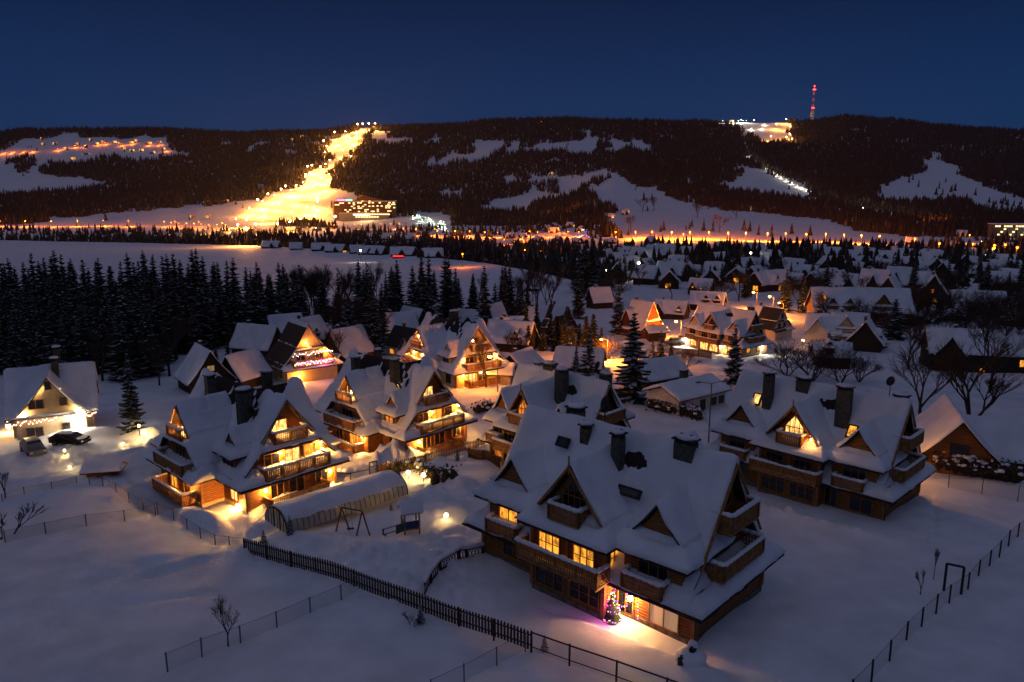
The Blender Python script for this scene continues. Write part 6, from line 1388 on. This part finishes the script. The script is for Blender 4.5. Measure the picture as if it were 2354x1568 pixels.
for i, (a, b) in enumerate([(60, 318), (20, 320), (115, 300), (140, 322), (180, 320), (215, 316), (200, 312), (240, 318), (300, 312), (355, 300), (430, 305), (500, 300), (380, 335), (360, 365), (280, 373)]): putlamp(KT, *Q('4', a, b), 'white light on the ridge-top station', 'lights on the ridge top', sc=1.5 if i < 9 else 1.1, power=16000)
for i in range(34):
    f = i / 33. * (len(TRAIL) - 1.001); k_ = int(f); a = TRAIL[k_]; b = TRAIL[k_ + 1]; q = f - k_
    putlamp(KT, a[0] + (b[0] - a[0]) * q, a[1] + (b[1] - a[1]) * q - 2, 'pale lamp on the lit funicular line cutting down the forest', 'lamps along the funicular line', sc=.7, power=5200)
random.seed(4)
for i in range(26):
    a = random.uniform(1640, 1980); b = 960 + (a - 1640) * .28 + random.uniform(-10, 60); putlamp(KG, *Q('2', a, b), 'pale green-white lamp in the car park right of the hotel', 'car park lamps beside the hotel', sc=.75)
for a, b, mm, lab in [(2120, 700, 'g', 'green festive light cluster on a village roof'), (2210, 690, 'g', 'green festive lights right of the green cluster'), (1150, 455, 'v', 'violet lights in the far village'), (1060, 545, 'v', 'row of violet-blue lights in the far village'), (1160, 545, 'v', 'bright violet-blue lights right in the row')]:
    u, v = ((1900 + a / 3.923) * .613, (750 + b / 3.923) * .613); x, y = G(u, v, 4); t = thing('festive_lights', lab, 'fairy lights', (x, y, gz(x, y, False)))
    m = MB(); [m.blob((random.uniform(-4, 4), 0, 4 + random.uniform(-1.5, 2)), .35, .35, .35, n=5, k=3) for _ in range(7)]; m.build('bulbs', mat('fest_' + mm, (.2, .8, .2), .4, (.05, 1, .2) if mm == 'g' else (.45, .3, 1), 7), t); m = MB(); m.tube((-4, 0, 4), (4, 0, 4.4), .05, n=4); m.tube((0, 0, 0), (0, 0, 4.2), .08, n=4); m.build('cord', METAL, t)
# red lit shop front behind the meadow crest
u, v = Q('c', 1055, 126); x, y = G(u, v, 2); t = thing('red_light_strip', 'red glowing strip on a house front behind the meadow crest', 'light strip', (x, y, gz(x, y, False)), 0); m = MB(); m.box(-3.4, 3.4, -.2, 0, 1.2, 2.0); m.build('tube', mat('red_strip', (.5, .02, .02), .4, (1, .02, .03), 3), t); m = MB(); m.box(-3.6, 3.6, .01, .2, -3, 2.4); m.build('backing', DARKW, t)

# valley floor woods
occ = np.array([(o.location.x, o.location.y) for o in COL.objects if o.parent is None and o.get('category') in ('house', 'chalet', 'street lamp')])
N1 = 26000
yy_ = np.where(rg.random(N1) < .22, rg.uniform(320, 640, N1), rg.uniform(300, 1500, N1)); xx_ = rg.uniform(-.78, .78, N1) * yy_; zz_ = terrain(xx_, yy_, False); u_, v_ = proj(xx_, yy_, zz_)
med = yy_ < np.interp(xx_ / yy_, MC_A, MC_Y) + 12
med &= xx_ / yy_ < .16
street = (u_ > 1400) & (u_ < 2140) & (v_ > 540) & (v_ < 580)
lim = np.clip((yy_ - 150) / 450, .35, 1)
dens = np.where(u_ > 1150, np.where(v_ > 574, .60, np.where(u_ > 1380, .22, .5)), np.where(v_ > 541, 1.0, np.where(v_ > 526, .35, .15))) * lim
dens = dens * np.clip(.9 + 1.9 * fbm(xx_ / 70, yy_ / 70, 8, 3), 0.05, 1.3)
dens = np.where(street, .0, dens);
meadR = inpoly(OPEN[17], u_, v_) | inpoly(OPEN[21], u_, v_) | inpoly(OPEN[18], u_, v_)
dens = np.where(meadR & (v_ < 543), .0, dens); dens = np.where(inpoly(SKI, u_, v_), 0, dens)
dens = np.where(inpoly(OPEN[6], u_, v_) & (v_ < 530), dens * .25, dens)
k = ~med & (rg.random(N1) < dens * .8)
k &= ~((u_ < 1150) & (yy_ > 1480)) 
for ox_, oy_ in occ:
    if oy_ < 250 or oy_ > 1550: continue
    c_ = ox_ / oy_; dd = yy_ - oy_; k &= ~((np.abs(xx_ - c_ * yy_) < 8.5) & (dd < 9) & (dd > -.045 * oy_ - 8))
wood('valley_woods', 'dark mixed trees standing among the far village houses', xx_[k], yy_[k], zz_[k] - .4, 7, 15, .24, tiers=((.04, .42, 1.0), (.22, .60, .82), (.42, .78, .6), (.62, 1.0, .38)), sides=7, snowf=.1)


# the long hotel
x, y = Q('H', 0, 0) if False else G((1230 + 1200 / 8.719) * .613, (720 + 900 / 8.719) * .613); zb = gz(x, y, False)
u0 = (1230 + 160 / 8.719) * .613; u1 = (1230 + 2220 / 8.719) * .613; Wd = (u1 - u0) * y * 1.0 / F0 * .985; pm = Wd / (2220 - 160)       # metres per source px in region H
t = thing('hotel', 'long seven-storey hotel with scattered lit windows beside the ski slope', 'hotel', (x, y, zb - 3), R(2)); c0 = -Wd / 2
HX = lambda a: c0 + (a - 160) * pm; HZ = lambda b: (905 - b) * pm / math.cos(.05) + 3
HW = mat('hotel_facade', (.09, .045, .025), .85); HWL = mat('hotel_side', (.42, .30, .14), .85)
m = MB(); m.box(HX(210), HX(2220), 0, 16, 0, HZ(330)); m.build('wall', HW, t); m = MB(); m.box(HX(160), HX(208), -1, 16, HZ(720), HZ(330)); m.build('stair_tower', HWL, t)
for i, b in enumerate((410, 465, 520, 575, 630, 685)): m = MB(); m.box(HX(212), HX(2215), -1.0, -.02, HZ(b) - .35, HZ(b)); m.build('balcony', HW, t)
m = MB(); m.add([(HX(880), -1.5, HZ(300)), (HX(1180), -1.5, HZ(130)), (HX(1850), -1.5, HZ(300)), (HX(880), 17, HZ(300)), (HX(1180), 17, HZ(130)), (HX(1850), 17, HZ(300))], [(0, 1, 2), (3, 5, 4), (0, 3, 4, 1), (1, 4, 5, 2), (2, 5, 3, 0)]); rf = m.build('roof', HW, t)
m = MB(); m.box(HX(880) - 20, HX(2240), -1.2, 17, HZ(326), HZ(312)); m.build('roof_snow', SNOW, t)
for a in (1060, 1135): m = MB(); m.box(HX(a) - 1.8, HX(a) + 1.8, 3, 6, HZ(300), HZ(120)); m.build('chimney', HWL, t)
m = MB(); m.box(HX(400), HX(2000), -12, -.02, 0, HZ(700)); m.build('annex', GREYW, t); m = MB(); m.box(HX(390), HX(2010), -12.3, 0, HZ(700) + .01, HZ(690)); m.build('annex_snow', SNOW, t)
HWIN = mat('hotel_window', (.2, .15, .08), .5, (1, .66, .28), 2.6); wi = [(1140, 318), (1370, 318), (420, 378), (500, 378), (710, 378), (855, 378), (1000, 370), (1080, 370), (1360, 370), (1475, 368), (1700, 368), (2020, 365), (2150, 365), (270, 432), (350, 432), (860, 430), (1225, 430), (1980, 420), (2100, 418), (2170, 418), (790, 482), (1005, 482), (1150, 482), (1360, 478), (1480, 475), (1625, 470), (1760, 472), (1910, 472), (1965, 472), (2030, 472), (865, 540), (1010, 540), (1085, 540), (1910, 528), (2000, 528), (2165, 525), (580, 598), (730, 598), (1225, 592), (1300, 588), (1630, 585), (650, 655), (1015, 648), (1230, 648), (1435, 642), (1495, 642), (1630, 640), (1970, 635), (2035, 635)]
w0 = MB(); w0.box(-34 * pm, 34 * pm, -.18, -.04, -17 * pm, 17 * pm); wm = bpy.data.meshes.new('window'); wm.from_pydata(w0.v, [], w0.f); wm.materials.append(HWIN)
for a, b in wi: o = bpy.data.objects.new('window', wm); COL.objects.link(o); o.parent = t; o.location = (HX(a), 0, HZ(b))
for a in range(880, 2060, 75): o = bpy.data.objects.new('window', wm); COL.objects.link(o); o.parent = t; o.location = (HX(a), -12.1, HZ(735))
for a in range(960, 1700, 85): o = bpy.data.objects.new('window', wm); COL.objects.link(o); o.parent = t; o.location = (HX(a), -12.1, HZ(820))
for k_, (a0_, a1_, col, nm) in enumerate(((315, 600, (1, .12, .75), 'pink'), (615, 820, (.1, 1, .45), 'green'))):
    m = MB(); a = a0_
    while a < a1_ - 20: w_ = random.uniform(24, 36); m.box(HX(a), HX(a + w_), 1, 1.4, HZ(300), HZ(262 + random.uniform(-5, 10))); a += w_ + 7
    m.build('roof_sign', mat('sign_' + nm, col, .4, col, 7), t)
m = MB(); m.box(HX(865), HX(1400), -12.5, -12.35, HZ(770), HZ(758)); m.build('light_strip', mat('strip_violet', (.5, .4, .8), .4, (.7, .45, 1), 5), t)
light((HX(270), -14, HZ(800)), 60000, (1, .8, .55), t, r=1.5); m = MB(); m.blob((HX(270), -14, HZ(800)), 2.2, 2.2, 2.2); m.build('entrance_lamp', MB_W, t)
light((HX(1300), -30, HZ(700)), 30000, (1, .5, .15), t, r=1.5)
# apartment block at the right edge
u, v = Q('X', 2200, 850) if False else ((3300 + 2200 / 4.359) * .613, (700 + 850 / 4.359) * .613); x, y = G(u, v); t = thing('apartment_block', 'pale apartment block with rows of lit windows at the right edge', 'apartment block', (x, y, gz(x, y, False) - 2), R(-6)); hw_ = 28
m = MB(); m.box(-hw_, hw_ + 20, 0, 14, 0, 20); m.build('wall', mat('pale_concrete', (.11, .12, .11), .9), t); m = MB(); m.box(-hw_ - .5, hw_ + 20.5, -.5, 14.5, 20.01, 20.8); m.build('roof_snow', SNOW, t)
w0 = MB(); w0.box(-1.4, 1.4, -.15, -.02, -.9, .9); wm = bpy.data.meshes.new('window'); wm.from_pydata(w0.v, [], w0.f); wm.materials.append(HWIN)
for i in range(15):
    for j in range(5):
        if (i * 7 + j * 5) % 4 == 0 or (j == 4 and i % 2): o = bpy.data.objects.new('window', wm); COL.objects.link(o); o.parent = t; o.location = (-hw_ + 4 + i * 3.6, 0, 3 + j * 3.6)
light((0, -14, 6), 2500, (1, .85, .6), t, r=1)
# red and white mast
u, v = Q('4', 742, 285); x, y = G(u, v); x, y = x * 2590 / y, 2590; z = gz(x, y, False); top = PT(u + 5, Q('4', 752, 45)[1], y)[2]; Hm = top - z
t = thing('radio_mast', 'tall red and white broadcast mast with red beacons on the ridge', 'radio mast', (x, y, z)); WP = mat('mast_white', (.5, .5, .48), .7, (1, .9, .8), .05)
for i in range(12):
    z0_, z1_ = Hm * i / 12, Hm * (i + 1) / 12; w0_ = 5.5 * (1 - i / 12) ** .8 + 1.6; w1_ = 5.5 * (1 - (i + 1) / 12) ** .8 + 1.6; m = MB()
    for a, b in ((-1, -1), (1, -1), (1, 1), (-1, 1)): m.tube((a * w0_ / 2, b * w0_ / 2, z0_), (a * w1_ / 2, b * w1_ / 2, z1_), .45, n=4)
    for a, b, c, d in ((-1, -1, 1, -1), (1, -1, -1, -1), (1, -1, 1, 1), (-1, -1, -1, 1)): m.tube((a * w0_ / 2, b * w0_ / 2, z0_), (c * w1_ / 2, d * w1_ / 2, z1_), .3, n=4)
    m.build('mast_section', RED if i % 2 == 0 else WP, t)
for f, r_ in ((.17, 8), (.23, 7)): m = MB(); m.tube((0, 0, Hm * f), (0, 0, Hm * f + 4), r_ * .7, r_, n=12); m.build('platform', WP, t)
for f, r_, n_ in ((.995, 2.2, 1), (.90, 3.2, 2), (.40, 3.2, 2)):
    for s in range(n_): m = MB(); m.blob(((s - .5) * 4 if n_ > 1 else 0, -2, Hm * f), r_, 1.5, 1.6, n=8, k=5); m.build('beacon', MB_R, t)
# red beacon and lights on the left hill
u, v = Q('1', 820, 158); x, y = G(u, v + 8); t = thing('beacon_pole', 'thin pole with red beacon on the left hill crest', 'beacon', (x, y, gz(x, y, False))); m = MB(); m.tube((0, 0, 0), (0, 0, 24), .3, n=4); m.build('pole', METAL, t); m = MB(); m.blob((0, 0, 25), 2.2, 2.2, 1.6, n=6, k=4); m.build('beacon', MB_R, t)
# lone trees on the right-hand meadow
for lab, a, b, h in [('left of two round bare trees on the far meadow', 1400, 800, 26), ('right of two round bare trees on the far meadow', 1485, 795, 27), ('round bare tree in the middle of the far meadow', 1815, 845, 27), ('bare tree by the lit road on the far meadow', 1310, 960, 26), ('bare tree at the right of the far meadow', 2110, 855, 22), ('bare tree over the glowing road, right', 1985, 960, 28)]:
    x, y = Gq('3', a, b); plant('bare_tree', BT[0], x, y, h, lab, fat=1.3)

# ------------------------------------------------------------------ thin winter haze over the valley
hz = MB(); hz.box(-3400, 3400, -120, 3900, -160, 420); hzo = hz.build('haze', None or SNOW)
hm = bpy.data.materials.new('haze'); hm.use_nodes = True; hn = hm.node_tree; hn.nodes.clear()
ho = hn.nodes.new('ShaderNodeOutputMaterial'); pv = hn.nodes.new('ShaderNodeVolumePrincipled'); pv.inputs['Color'].default_value = (.9, .92, 1, 1); pv.inputs['Density'].default_value = 0.000022; pv.inputs['Anisotropy'].default_value = .2
hn.links.new(pv.outputs[0], ho.inputs['Volume']); hzo.data.materials.clear(); hzo.data.materials.append(hm); hm.cycles.homogeneous_volume = True
tag(hzo, 'thin evening haze lying over the valley', None, None, 'stuff')
S.cycles.volume_bounces = 0
